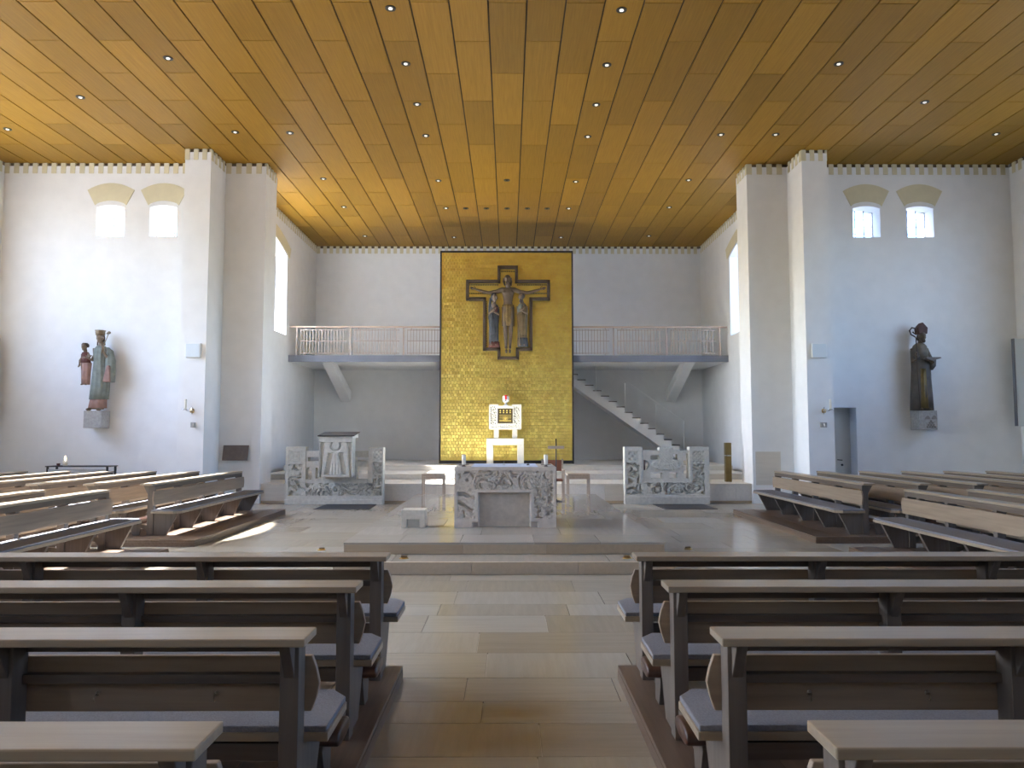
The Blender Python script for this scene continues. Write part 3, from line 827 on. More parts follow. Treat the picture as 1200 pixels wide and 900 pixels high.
gt = MB(); rg = random.Random(5)
NX = 40; NZ = 66; tw = GW / NX; th = (GH - .10) / NZ
for j in range(NZ):
    off = (j % 2) * .5
    for i in range(NX + (1 if off else 0)):
        x0 = -GW / 2 + max(0, (i - off)) * tw; x1 = -GW / 2 + min(NX, (i + 1 - off)) * tw
        z0 = .10 + j * th; z1 = z0 + th
        tx = rg.gauss(0, .0027); tz = rg.gauss(0.0022, .0022)
        g = .003
        ys = [.008 - tx - tz, .008 + tx - tz, .008 + tx + tz, .008 - tx + tz]
        vs = [(x0 + g, ys[0], z0 + g), (x1 - g, ys[1], z0 + g), (x1 - g, ys[2], z1 - g), (x0 + g, ys[3], z1 - g),
              (x0, .03, z0), (x1, .03, z0), (x1, .03, z1), (x0, .03, z1)]
        gt.add(vs, [(0, 1, 2, 3), (0, 4, 5, 1), (1, 5, 6, 2), (2, 6, 7, 3), (3, 7, 4, 0)])
stuff(gt.build('gold_tiles', M['gold'], gp))

# ------------------------------------------------------------------ figures
def head(mb, c, s=1.0, beard=False):
    """head with brow, nose, lips, chin and ears, facing -y; s = 1 is a life-size head"""
    x, y, z = c
    mb.ball((x, y, z + .02 * s), (.076 * s, .092 * s, .105 * s))
    mb.ball((x, y - .028 * s, z - .055 * s), (.050 * s, .055 * s, .058 * s))              # jaw
    mb.tube([(x, y - .088 * s, z + .03 * s), (x, y - .104 * s, z - .005 * s), (x, y - .112 * s, z - .018 * s), (x, y - .086 * s, z - .024 * s)], [.010 * s, .013 * s, .015 * s, .010 * s], 8)
    for q in (-1, 1):
        mb.tube([(x + q * .012 * s, y - .086 * s, z + .040 * s), (x + q * .05 * s, y - .070 * s, z + .037 * s)], .011 * s, 6)   # brow
        mb.ball((x + q * .030 * s, y - .074 * s, z + .018 * s), (.015 * s, .012 * s, .010 * s), 8, 6)                       # eye
        mb.ball((x + q * .078 * s, y + .005 * s, z), (.012 * s, .024 * s, .032 * s), 8, 6)                                 # ear
        mb.ball((x + q * .038 * s, y - .058 * s, z - .020 * s), (.022 * s, .018 * s, .020 * s), 8, 6)                     # cheek
    mb.ball((x, y - .082 * s, z - .050 * s), (.026 * s, .012 * s, .008 * s), 8, 6)
    mb.ball((x, y - .079 * s, z - .063 * s), (.022 * s, .012 * s, .008 * s), 8, 6)
    mb.ball((x, y - .066 * s, z - .092 * s), (.022 * s, .020 * s, .018 * s), 8, 6)
def hand(mb, wrist, d, spread, s=1.0, nrm=(0, -1, 0)):
    """palm and five fingers; d = pointing direction, spread = direction towards the thumb"""
    W = Vector(wrist); d = Vector(d).normalized(); sp = Vector(spread).normalized(); nn = Vector(nrm)
    palm = W + d * .045 * s
    mb.tube([W, W + d * .03 * s, W + d * .085 * s], [.024 * s, .036 * s, .038 * s], 10, .55, up=sp)
    for i, (o_, l_) in enumerate(((.027, .070), (.009, .082), (-.009, .076), (-.027, .058))):
        a = W + d * .075 * s + sp * o_ * s
        b = a + d * l_ * .5 * s + nn * .004 * s; c = a + d * l_ * s + nn * .018 * s
        mb.tube([a, b, c], [.0105 * s, .0095 * s, .007 * s], 7)
    a = W + d * .025 * s + sp * .025 * s
    mb.tube([a, a + (d * .6 + sp).normalized() * .035 * s, a + (d + sp * .6).normalized() * .065 * s], [.013 * s, .011 * s, .008 * s], 7)

# crucifix on the gold panel
CY = GY - .02
cf = thing('crucifix', 'dark carved cross with corpus and two mourning figures on the gold panel', 'crucifix', (-.02, CY, 4.07))
CU = 1 / 271.0
def cu(xv, yv): return ((xv - 390) * CU, (845 - yv) * CU)
outl = [(313, 68), (462, 68), (462, 190), (735, 190), (735, 340), (585, 340), (585, 770), (470, 770), (470, 845), (313, 845), (313, 770), (190, 770), (190, 340), (45, 340), (45, 190), (313, 190)]
fr = MB(); n_ = len(outl)
for i in range(n_):
    a = cu(*outl[i]); b = cu(*outl[(i + 1) % n_]); tb = .046
    x0, x1 = sorted((a[0], b[0])); z0, z1 = sorted((a[1], b[1]))
    mb = MB().box(x0 - tb, x1 + tb, -.17, .0, z0 - tb, z1 + tb)
    mb.build('cross_frame', M['cross_wood'], cf, bevel=.008)
bk = MB(); rects = [(313, 462, 68, 190), (45, 735, 190, 340), (190, 585, 340, 770), (313, 470, 770, 845)]
for (a, b, c, d) in rects:
    p = cu(a, d); q = cu(b, c); bk.box(p[0], q[0], -.03, 0, p[1], q[1])
bk.build('gold_ground', M['gold'], cf)
st = MB()
def studs(xa, xb, yv, n):
    for i in range(n):
        p = cu(xa + (xb - xa) * (i + .5) / n, yv); st.box(p[0] - .014, p[0] + .014, -.06, -.02, p[1] - .018, p[1] + .018)
studs(60, 310, 216, 22); studs(465, 722, 216, 22); studs(60, 200, 290, 12); studs(575, 722, 290, 14); studs(330, 450, 100, 10)
studs(60, 190, 352, 10)
for i in range(26):
    p = cu(208, 360 + i * 15); st.box(p[0] - .012, p[0] + .012, -.06, -.02, p[1] - .012, p[1] + .012)
stuff(st.build('stud_row', M['cross_wood'], cf))
# corpus: one continuous body
b = MB(); S = 1.36
Y0 = -.20
head(b, (-.015, Y0 - .06, 2.43), 1.16)
b.tube([(0, Y0, 2.36), (0, Y0 - .01, 2.20)], [.075, .085], 12)
b.loft([(1.50, 0, Y0, .165, .11), (1.60, 0, Y0, .160, .11), (1.74, 0, Y0, .135, .10), (1.88, 0, Y0 - .01, .155, .115), (2.02, 0, Y0 - .015, .185, .125), (2.12, 0, Y0 - .01, .19, .11), (2.19, 0, Y0, .12, .085)], 24)
for q in (-1, 1):
    b.ball((q * .085, Y0 - .09, 2.03), (.085, .045, .060))
    sh = (q * .19, Y0, 2.13)
    b.tube([(q * .10, Y0, 2.13), sh, (q * .36, Y0 + .01, 2.075), (q * .58, Y0 + .02, 2.045), (q * .64, Y0 + .02, 2.05), (q * .84, Y0 + .02, 2.10), (q * 1.0, Y0 + .02, 2.15)], [.085, .085, .066, .054, .052, .046, .032], 12)
    hand(b, (q * 1.0, Y0 + .02, 2.15), (q, 0, .28), (-q * .28, 0, 1), 1.25)
    # legs
    b.tube([(q * .085, Y0, 1.58), (q * .095, Y0 - .02, 1.30), (q * .085, Y0 - .07, 1.0), (q * .078, Y0 - .03, .80), (q * .072, Y0 - .0, .60), (q * .06, Y0 + .0, .36)], [.115, .100, .072, .070, .060, .040], 12)
    b.tube([(q * .06, Y0 + .01, .36), (q * .058, Y0 - .03, .30), (q * .055, Y0 - .05, .22), (q * .053, Y0 - .05, .16)], [.042, .046, .045, .026], 10, .8)
    for i in range(5): b.ball((q * (.030 + i * .012), Y0 - .06, .15 - .0), (.009, .014, .018), 6, 5)
corp = b.build('corpus', M['skin_body'], cf, remesh=.0095)
MB().loft([(.99, 0, Y0 - .01, .185, .13), (1.15, 0, Y0 - .01, .195, .14), (1.40, 0, Y0, .185, .135), (1.58, 0, Y0, .180, .128), (1.655, 0, Y0, .172, .122)], 60, .06, 11).build('loincloth', M['loin'], corp, True)
hr = MB(); hr.ball((-.015, Y0 - .02, 2.49), (.105, .105, .115)); hr.ball((-.015, Y0 - .165, 2.325), (.055, .045, .055))
for q in (-1, 1): hr.tube([(-.015 + q * .10, Y0 - .03, 2.50), (-.015 + q * .115, Y0 - .04, 2.38), (q * .10, Y0 - .06, 2.25)], [.035, .035, .02], 8)
hr.build('hair', M['hair'], corp, remesh=.01)

def mourner(x, z0, htop, body, base, robe, robe2, tilt, label):
    """standing robed figure, head inclined towards the centre"""
    hd = htop - .16
    root_mb = MB()
    head(root_mb, (x + tilt * .03, Y0 - .055, hd), 1.05)
    root_mb.tube([(x + tilt * .02, Y0, hd - .06), (x, Y0, hd - .20)], [.05, .065], 10)
    for q in (-1, 1):
        root_mb.tube([(x + q * .13, Y0, hd - .28), (x + q * .15, Y0 - .06, hd - .52), (x + q * .05, Y0 - .15, hd - .44 - .03 * q)], [.05, .042, .03], 10)
        hand(root_mb, (x + q * .05, Y0 - .15, hd - .44 - .03 * q), (-q, -.1, .55), (0, 0, 1), 1.0)
    root_mb.tube([(x, Y0, hd - .18), (x, Y0, hd - .45), (x, Y0, z0 + .3), (x, Y0 - .02, z0 + .04)], [.10, .11, .09, .085], 12)
    for q in (-1, 1): root_mb.tube([(x + q * .06, Y0 - .02, z0 + .05), (x + q * .065, Y0 - .12, z0 + .03)], [.04, .028], 8)
    body_o = root_mb.build('mourner', M['skin_pale'], cf, remesh=.0095)
    body_o['label'] = label
    MB().loft([(z0 + .02, x, Y0, .155, .10), (z0 + .3, x, Y0, .145, .095), (z0 + .7, x, Y0, .15, .10), (hd - .55, x, Y0 - .01, .165, .115), (hd - .34, x, Y0 - .005, .165, .105), (hd - .24, x, Y0, .13, .085), (hd - .17, x, Y0, .075, .07)], 48, .05, 9, 1.0).build('robe', robe, body_o, True)
    MB().loft([(z0 + .34, x - tilt * .03, Y0 - .06, .085, .062), (z0 + .8, x - tilt * .03, Y0 - .065, .09, .062), (hd - .50, x - tilt * .02, Y0 - .075, .07, .055)], 32, .08, 7).build('overdress', robe2, body_o, True)
    return body_o
m1 = mourner((270 - 390) * CU, .36, 2.02, None, None, M['blue_robe'], M['blue_robe'], 1, 'mourning woman in a dark blue veil and mantle')
v = MB(); v.ball((-.44, Y0 + .0, 1.90), (.105, .10, .135)); v.tube([(-.55, Y0, 1.88), (-.57, Y0 - .02, 1.6), (-.59, Y0 - .02, 1.2)], [.03, .05, .03], 10); v.build('veil', M['blue_robe'], m1, remesh=.011)
MB().loft([(.32, -.43, Y0, .18, .125), (.42, -.43, Y0, .165, .11), (.50, -.43, Y0, .155, .10)], 32, .04, 9).build('red_hem', M['red_cloth'], m1, True)
MB().loft([(1.40, -.39, Y0 - .125, .05, .03), (1.50, -.37, Y0 - .13, .06, .03), (1.58, -.37, Y0 - .12, .045, .03)], 16).build('red_sleeve', M['red_cloth'], m1, True)
m2 = mourner((510 - 390) * CU, .36, 2.04, None, None, M['brown_robe'], M['brown_robe'], -1, 'mourning bearded man in an ochre robe')
v = MB(); v.ball((.43, Y0 + .02, 1.95), (.10, .09, .11)); v.ball((.40, Y0 - .12, 1.76), (.05, .04, .07)); v.build('hair', M['hair'], m2, remesh=.011)
MB().loft([(.34, .46, Y0, .17, .11), (.50, .46, Y0, .155, .105), (.62, .45, Y0, .15, .10)], 32, .04, 9).build('grey_hem', M['blue_robe'], m2, True)
MB().loft([(1.42, .36, Y0 - .10, .075, .05), (1.55, .37, Y0 - .12, .085, .05), (1.66, .40, Y0 - .10, .06, .045)], 20).build('pale_sleeve', M['grey_robe'], m2, True)

# tabernacle stele before the gold panel
TX = -.10; TYY = 22.4
ts = thing('tabernacle_stand', 'white stone trestle carrying the tabernacle before the gold panel', 'stand', (TX, TYY, .78))
W2 = .56
MB().box(-W2, -W2 + .195, 0, .38, 0, .59).build('leg', M['white_stone'], ts, bevel=.005)
MB().box(W2 - .195, W2, 0, .38, 0, .59).build('leg', M['white_stone'], ts, bevel=.005)
MB().box(-W2, W2, 0, .38, .591, .79).build('lintel', M['white_stone'], ts, bevel=.005)
tb = thing('tabernacle', 'white carved stone tabernacle with a dark engraved door on the trestle', 'tabernacle', (TX, TYY, 1.572))
for x0 in (-.345, .215): MB().box(x0, x0 + .15, .06, .32, 0, .265).build('foot', M['carved'], tb, bevel=.004)
TW = .98; TH = .76
def tab_fn(x, z):
    cx = x - TW / 2
    if z > TH - .045 and abs(cx) < .20: return None
    r_ = .05
    if (x < r_ or x > TW - r_) and (z < r_ or z > TH - r_):
        ax_ = r_ if x < r_ else TW - r_; az = r_ if z < r_ else TH - r_
        if math.hypot(x - ax_, z - az) > r_: return None
    if abs(cx) < .225 and .19 < z < .64: return .06
    if (.06 < x < .23 or TW - .23 < x < TW - .06) and .18 < z < .70: return leaves(x, z, 31, 16, .10, .03)
    if .08 < z < .16 and .06 < x < TW - .06: return leaves(x, z, 37, 16, .16, .02)
    return 0
o = carve(TW, TH, .36, .011, tab_fn, 'carved_case', M['white_stone'], tb); o.location = (-TW / 2, 0, .266)
dd = MB().box(-.222, .222, .03, .055, .46, .90).build('door', M['dark_gold'], tb)
en = MB(); re_ = random.Random(3)
for j, zz in enumerate((.84, .80, .70, .655, .61, .55, .51)):
    if j < 2:
        for xx in (-.15, -.05, .05, .15): en.ball((xx, .026, zz - .02 * j), (.022, .006, .022), 8, 5)
    else: en.box(-.18, .18 , .024, .0305, zz - .008, zz + .008)
for a in range(12):
    q = a * math.pi / 6; en.tube([(0, .026, .60), (.09 * math.cos(q), .026, .60 + .09 * math.sin(q))], .006, 5)
en.build('engraving', M['gold'], dd)
lp = thing('sanctuary_lamp', 'white oil lamp with a red glass on top of the tabernacle', 'lamp', (TX + .015, TYY + .17, 1.572 + .266 + .7185))
MB().lathe([(.085, 0), (.085, .02), (.035, .035), (.035, .09)]).build('stem', M['lamp_white'], lp, True)
MB().lathe([(.035, .09), (.10, .13), (.11, .20), (.10, .27), (.085, .30)]).build('shade', M['lamp_white'], lp, True)
MB().box(-.03, .03, -.112, -.09, .19, .30).build('red_glass', M['lamp_red'], lp)
MB().lathe([(.05, .295), (.05, .32), (.02, .33)]).build('red_cap', M['lamp_red'], lp, True)
MB().ball((0, -.108, .16), .018).build('knob', M['black'], lp, True)

# ------------------------------------------------------------------ stools, chair and standing cross behind the altar
def stool(x, y, lab):
    t = thing('stool', lab, 'stool', (x, y, .30), 0, 'wooden stools behind the altar')
    for q in (-1, 1):
        for r_ in (0, 1):
            MB().box(q * .235 - .02, q * .235 + .02, r_ * .34, r_ * .34 + .04, 0, .455).build('leg', M['stool_wood'], t, bevel=.003)
    MB().box(-.255, .255, 0, .38, .456, .50).build('seat', M['stool_wood'], t, bevel=.004)
    for r_ in (0, 1): MB().box(-.213, .213, r_ * .34 + .01, r_ * .34 + .03, .385, .44).build('apron', M['stool_wood'], t)
stool(-1.72, 17.0, 'wooden stool behind the altar on the left side')
stool(1.60, 17.0, 'wooden stool behind the altar on the right side, right of the chair')
ch = thing('altar_chair', 'wooden chair with rust leather back half hidden behind the altar', 'chair', (.96, 15.9, .30))
for q in (-1, 1):
    MB().box(q * .22 - .018, q * .22 + .018, 0, .04, 0, .62).build('leg', M['stool_wood'], ch, bevel=.003)
    MB().box(q * .22 - .018, q * .22 + .018, .44, .48, 0, .86).build('leg', M['stool_wood'], ch, bevel=.003)
    MB().box(q * .22 - .022, q * .22 + .022, -.02, .50, .621, .65).build('armrest', M['stool_wood'], ch, bevel=.003)
MB().box(-.20, .20, .0, .44, .40, .44).build('seat', M['red_leather'], ch, bevel=.006)
MB().box(-.20, .20, .445, .475, .60, .84).build('backrest', M['red_leather'], ch, bevel=.006)
pc = thing('standing_cross', 'thin black standing cross with pale crossbar beside the altar', 'cross', (.99, 15.55, .30))
MB().lathe([(.13, 0), (.13, .02), (.03, .035), (.015, .06)]).build('base', M['black'], pc, True)
MB().tube([(0, 0, .05), (0, 0, 1.31)], .012, 8).build('pole', M['black'], pc, True)
MB().box(-.17, .17, -.012, .012, 1.10, 1.16).build('crossbar', M['bal_metal'], pc)
MB().box(-.17, .17, -.006, .006, .985, .997).build('lower_bar', M['brass'], pc)

# bronze post with a bright ring and a glass screen on the right of the podium
bp = thing('bronze_post', 'square bronze post with a bright band on the podium at right', 'post', (5.66, 19.15, .48))
MB().box(-.075, .075, 0, .15, 0, 1.0).build('shaft', M['bronze'], bp, bevel=.006)
MB().box(-.078, .078, -.004, .154, .66, .685).build('band', M['chrome'], bp)
MB().box(-.04, .04, -.012, -.004, .655, .69).build('clasp', M['chrome'], bp)
# faint stone slab let into the right pillar
o = MB().box(6.10, 6.72, YC - .012, YC + .0, .45, 1.27).build('wall_slab', M['podium_stone']); tag(o, 'flat pale stone slab set on the right pillar beside the podium', 'stone slab')
# plaque on the left pillar
pq = thing('slanted_plaque', 'dark slanted plaque on the left pillar next to the ambo', 'plaque', (-6.70, YC, 1.06))
MB().prism([(-.14, 0), (-.105, 0), (-.02, .37), (-.055, .37)], -.31, .31, 'x').build('board', M['plaque'], pq, bevel=.004)
MB().box(-.2, .2, -.105, 0, .02, .06).build('bracket', M['black'], pq)

# ------------------------------------------------------------------ fittings on the two piers
for s, xs, xc in ((-1, -7.42, -7.48), (1, 7.37, 7.43)):
    nm = 'left' if s < 0 else 'right'
    t = thing('wall_speaker', 'flat square pale grey loudspeaker on the %s pier' % nm, 'loudspeaker', (-7.42 if s < 0 else 7.33, 17.45, 3.50), 0, 'loudspeakers on the piers')
    MB().box(-.175, .175, -.07, 0, 0, .34).build('housing', M['white_paint'], t, bevel=.006)
    MB().box(-.16, .16, -.076, -.07, .015, .325).build('cover', M['speaker_grey'], t)
    c = thing('candle_sconce', 'brass wall sconce with a white candle on the %s pier' % nm, 'sconce', (-7.42 if s < 0 else 7.42, 17.45, 2.22), 0, 'candle sconces on the piers')
    MB().tube([(0, 0, .03), (0, -.012, .03)], .055, 16).build('wall_disc', M['brass'], c, True)
    MB().tube([(0, -.01, -.05), (0, -.03, .12)], .010, 8).tube([(-.06, -.02, .03), (.06, -.02, .03)], .009, 8).build('cross_bracket', M['chrome'], c, True)
    ax_ = -.10 if s < 0 else .10
    MB().tube([(0, -.02, .03), (ax_ * .5, -.09, .02), (ax_, -.14, .045)], .008, 8).build('arm', M['chrome'], c, True)
    MB().lathe([(.02, .04), (.085, .052), (.09, .060), (.03, .057)], (ax_, -.14, 0), 16).build('drip_pan', M['chrome'], c, True)
    MB().lathe([(.026, .056), (.026, .29), (.02, .296)], (ax_, -.14, 0), 14).build('candle', M['candle'], c, True)
    bx_ = thing('wall_box', 'small metal switch box under the %s candle sconce' % nm, 'switch box', (-7.36 if s < 0 else 7.40, 17.45, 1.86), 0, 'switch boxes on the piers')
    MB().box(-.07, .07 if s > 0 else .03, -.05, 0, 0, .12).build('case', M['console_stone'], bx_, bevel=.004)
    MB().box(-.02, .015, -.058, -.05, .02, .10).build('button_plate', M['chrome'], bx_)
# grey boards on the side walls
for s, nm in ((-1, 'left'), (1, 'right')):
    t = thing('wall_board', 'tall narrow grey board standing off the %s side wall' % nm, 'wall board', (s * XW, 18.1, 1.9), 0, 'boards on the side walls')
    wd3 = .285 if s > 0 else .21
    x0, x1 = sorted((-s * .001, -s * wd3))
    MB().box(x0, x1, 0, .05, 0, 2.15).build('board', M['speaker_grey'] if s > 0 else M['pink_robe'], t, bevel=.004)
    x0, x1 = sorted((-s * wd3, -s * (wd3 + .025)))
    MB().box(x0, x1, -.02, .07, 0, 2.15).build('edge_profile', M['steel'], t)

# ------------------------------------------------------------------ balcony across the back of the chancel
BY = 23.5; BZ0 = 3.99; BZ1 = 4.20
bal = struct(MB().box(-XC, XC, BY + .06, YB, BZ0 + .02, BZ1 - .01).build('floor_gallery', M['plaster']))
g = MB().box(-XC, XC, BY, BY + .06, BZ0, BZ1).build('edge_beam', M['steel'], bal)
for s in (-1, 1):
    MB().prism([(BY + .35, BZ0 + .02), (BY + 1.1, BZ0 + .02), (YB, 3.25), (YB, 2.85)], s * 5.85 - .17, s * 5.85 + .17, 'x').build('bracket_beam', M['plaster'], bal)
def railing(x0, x1, ref, label):
    t = thing('gallery_railing', label, 'railing', (0, BY + .05, BZ1))
    MB().box(x0, x1, -.035, .035, .885, .935).build('handrail', M['bal_wood'], t, bevel=.006)
    n = 0; x = ref
    xs = []
    while x > x0 + .01: x -= 1.70
    while x < x1 + .01:
        if x0 - .01 <= x <= x1: xs.append(x)
        x += 1.70
    for x in xs: MB().box(x - .022, x + .022, -.03, .03, 0, .885).build('post', M['bal_metal'], t)
    first = xs[0] - 1.70
    x = first
    while x < x1:
        a = max(x + .13, x0 + .02); b_ = min(x + 1.57, x1 - .02)
        if b_ - a > .2:
            for z in (.06, .45, .80): MB().box(a, b_, -.010, .010, z, z + .022).build('cross_bar', M['bal_metal'], t)
            k = 0
            while x + .13 + k * .096 <= b_ - .005:
                xx = x + .13 + k * .096; k += 1
                if xx < a: continue
                MB().box(xx - .009, xx + .009, -.024, -.0105, .04, .84).build('baluster', M['bal_metal'], t)
            for f in (.1, .9):
                xx = a + (b_ - a) * f
                MB().box(xx - .01, xx + .01, -.01, .01, 0, .059).box(xx - .01, xx + .01, -.01, .01, .823, .884).build('spacer', M['bal_metal'], t)
        x += 1.70
    return t
railing(-6.98, -2.0, -6.75, 'metal railing with wooden handrail on the gallery left of the gold panel')
railing(1.9, 6.98, 6.75, 'metal railing with wooden handrail on the gallery right of the gold panel')

# stair up to the gallery along the back wall
stn = thing('gallery_stair', 'white concrete stair with dark treads climbing behind the gold panel to the gallery', 'staircase', (0, 0, 0))
rise = .186; run = .267; sx0 = 6.35; sz0 = .93; nst = 18
SY0, SY1 = 25.30, 26.30
for i in range(nst):
    x1 = sx0 - i * run; x0 = x1 - run; zt = sz0 + (i) * rise
    lo = zt - .30
    MB().prism([(x1, max(.78, lo - rise)), (x1, zt), (x0, zt), (x0, max(.78, lo))], SY0, SY1, 'y').build('step', M['stair_white'], stn)
    MB().box(x0 - .0, x1 + .03, SY0 + .08, SY1, zt + .001, zt + .035).build('tread', M['tread'], stn)
for px_ in (2.98, 3.98, 5.02, 5.98):
    i = (sx0 - px_) / run; zt = sz0 + int(i) * rise
    MB().tube([(px_, SY0 + .03, zt), (px_, SY0 + .03, zt + 1.02)], .014, 8).build('rail_post', M['white_paint'], stn, True)
MB().tube([(2.2, SY0 + .03, sz0 + (sx0 - 2.2) / run * rise + .95), (6.05, SY0 + .03, sz0 + (sx0 - 6.05) / run * rise + .95)], .006, 6).build('rail_wire', M['white_paint'], stn, True)
MB().box(6.36, 6.70, SY0, SY1, .78, .86).build('step', M['stair_white'], stn); MB().box(6.36, 6.72, SY0 + .08, SY1, .861, .895).build('tread', M['tread'], stn)

# ------------------------------------------------------------------ votive candle rack at the left
vr = thing('votive_rack', 'dark metal votive candle rack behind the left pews', 'candle rack', (-10.15, 17.6, 0))
for q in (-1, 1):
    for r_ in (0, 1): MB().box(q * .70 - .02, q * .70 + .02, r_ * .36, r_ * .36 + .04, 0, .93).build('leg', M['black'], vr)
MB().box(-.74, .74, -.02, .42, .931, .955).build('top_shelf', M['frame_dark'], vr)
MB().box(-.70, .70, 0, .02, .80, .88).build('front_bar', M['chrome'], vr)
MB().box(-.66, .66, .05, .36, .72, .75).build('lower_shelf', M['steel'], vr)
vc = thing('votive_candle', 'small lit candle on the left end of the votive rack', 'candle', (-10.52, 17.75, .956))
MB().lathe([(.05, 0), (.055, .07), (.05, .12)]).build('cup', M['candle'], vc, True)
MB().lathe([(.006, .12), (.022, .15), (.018, .19), (.003, .23)], n=10).build('flame', M['flame'], vc, True)
o = tag(MB().lathe([(.035, 0), (.04, .05), (.035, .055)]).build('votive_candle', M['red_cloth'], None, True, loc=(-10.68, 17.75, .956)), 'small unlit dark red votive candle beside the lit one', 'candle')

# brass floor sockets by the altar island
for x, y, z, lab in ((-2.77, 11.15, 0, 'small open brass floor socket left of the altar island'), (2.68, 11.2, 0, 'small open brass floor socket right of the altar island'),
                     (-1.32, 9.5, .148, 'small brass socket on the left of the lower altar step'), (1.50, 9.5, .148, 'small brass socket on the right of the lower altar step')):
    t = thing('floor_socket', lab, 'floor socket', (x, y, z), 0, 'brass sockets round the altar island')
    MB().lathe([(.06, 0), (.06, .006), (.05, .010)]).build('plate', M['brass'], t, True)
    MB().box(-.04, .04, .0, .008, .011, .036, Matrix.Rotation(R(-30), 4, 'X')).build('flap', M['hook'], t)

# ------------------------------------------------------------------ statues on the cross walls
U = 1 / 320.0
md = thing('madonna_statue', 'faded carved statue of a crowned woman holding a child on the left wall', 'statue', (-10.04, YC - .28, 1.85))
MB().box(-.235, .20, -.12, .27, 0, .42).build('stone_console', M['console_stone'], md, bevel=.01)
fg = MB()
def mx(xv): return (xv - 222) * U
def mz(yv): return (845 - yv) * U
head(fg, (mx(240), -.05, mz(143)), 1.02)
fg.tube([(mx(243), 0, mz(170)), (mx(243), 0, mz(205))], [.055, .065], 10)
fg.loft([(mz(700), mx(232), 0, .15, .10), (mz(500), mx(245), 0, .16, .11), (mz(330), mx(243), 0, .12, .09), (mz(230), mx(243), 0, .15, .09), (mz(203), mx(243), 0, .07, .06)], 20)
fg.tube([(mx(290), 0, mz(225)), (mx(318), -.06, mz(320)), (mx(290), -.16, mz(255))], [.055, .045, .03], 10)
hand(fg, (mx(290), -.16, mz(255)), (0, -.3, 1), (-1, 0, 0), 1.0)
fg.tube([(mx(195), 0, mz(225)), (mx(188), -.08, mz(320)), (mx(165), -.14, mz(300))], [.055, .045, .03], 10)
hand(fg, (mx(170), -.14, mz(300)), (-1, -.1, 0), (0, 0, 1), 1.0)
for q in (-1, 1): fg.tube([(mx(222 + q * 38), -.05, mz(698)), (mx(218 + q * 40), -.17, mz(702))], [.04, .03], 8)
fo = fg.build('woman', M['skin_pale'], md, remesh=.011)
MB().loft([(mz(690), mx(232), 0, .215, .15), (mz(640), mx(236), 0, .20, .14), (mz(600), mx(240), 0, .19, .135)], 48, .05, 10).build('rose_hem', M['pink_robe'], fo, True)
MB().loft([(mz(622), mx(242), -.005, .225, .15), (mz(500), mx(250), -.005, .215, .15), (mz(400), mx(248), -.005, .185, .14), (mz(325), mx(243), -.005, .155, .12), (mz(270), mx(242), -.005, .17, .125), (mz(228), mx(243), 0, .165, .11), (mz(205), mx(243), 0, .10, .08)], 56, .045, 11, .5).build('robe', M['grey_robe'], fo, True)
MB().loft([(mz(488), mx(322), -.04, .13, .12), (mz(400), mx(328), -.03, .125, .11), (mz(320), mx(325), -.02, .115, .10), (mz(240), mx(312), 0, .075, .08), (mz(215), mx(295), 0, .03, .05)], 36, .06, 7).build('mantle', M['grey_robe'], fo, True)
MB().prism([(mx(290), mz(488)), (mx(350), mz(490)), (mx(340), mz(360)), (mx(318), mz(360))], -.175, -.10, 'y').build('rose_lining', M['pink_robe'], fo, bevel=.02)
MB().loft([(mz(122), mx(240), -.04, .096, .105), (mz(100), mx(240), -.04, .105, .115), (mz(92), mx(240), -.04, .100, .11), (mz(82), mx(240), -.04, .122, .13)], 30, .035, 10).build('crown', M['crown'], fo, True)
vv = MB(); vv.tube([(mx(217), .01, mz(125)), (mx(214), .0, mz(155)), (mx(212), .01, mz(200))], [.015, .018, .02], 8); vv.tube([(mx(264), .01, mz(125)), (mx(267), .0, mz(155)), (mx(270), .01, mz(200))], [.015, .018, .02], 8); vv.ball((mx(240), .03, mz(142)), (.082, .075, .11))
vv.build('hair', M['hair'], fo, remesh=.012)
sc2 = MB(); sc2.tube([(mx(280), -.20, mz(270)), (mx(305), -.19, mz(180)), (mx(328), -.18, mz(115))], [.011, .011, .010], 8)
sc2.ball((mx(332), -.18, mz(106)), (.045, .02, .035)); sc2.ball((mx(318), -.18, mz(112)), (.02, .02, .02)); sc2.build('sceptre', M['crown'], fo, True)
# the child on her arm
cb_ = MB(); head(cb_, (mx(130), -.10, mz(215)), .82)
cb_.tube([(mx(132), -.07, mz(232)), (mx(135), -.07, mz(262))], [.04, .05], 8)
cb_.loft([(mz(370), mx(150), -.09, .09, .08), (mz(310), mx(140), -.08, .095, .075), (mz(258), mx(136), -.07, .075, .06)], 16)
cb_.tube([(mx(112), -.08, mz(268)), (mx(104), -.12, mz(320)), (mx(112), -.18, mz(350))], [.032, .028, .02], 8); hand(cb_, (mx(112), -.18, mz(350)), (.1, -.5, -.8), (1, 0, 0), .7)
cb_.tube([(mx(160), -.08, mz(268)), (mx(178), -.14, mz(300)), (mx(190), -.18, mz(290))], [.032, .028, .02], 8); hand(cb_, (mx(185), -.18, mz(292)), (1, -.4, .2), (0, 0, 1), .7)
for q in (-1, 1): cb_.tube([(mx(150 + q * 16), -.14, mz(505)), (mx(148 + q * 16), -.20, mz(510))], [.022, .018], 7)
co = cb_.build('child', M['skin_pale'], md, remesh=.010)
MB().loft([(mz(345), mx(148), -.09, .11, .10), (mz(300), mx(140), -.08, .105, .085), (mz(255), mx(136), -.07, .075, .06)], 32, .05, 7).build('red_tunic', M['red_cloth'], co, True)
MB().loft([(mz(508), mx(152), -.10, .095, .08), (mz(420), mx(152), -.10, .105, .085), (mz(340), mx(152), -.10, .12, .10)], 40, .07, 7).build('rose_skirt', M['pink_robe'], co, True)
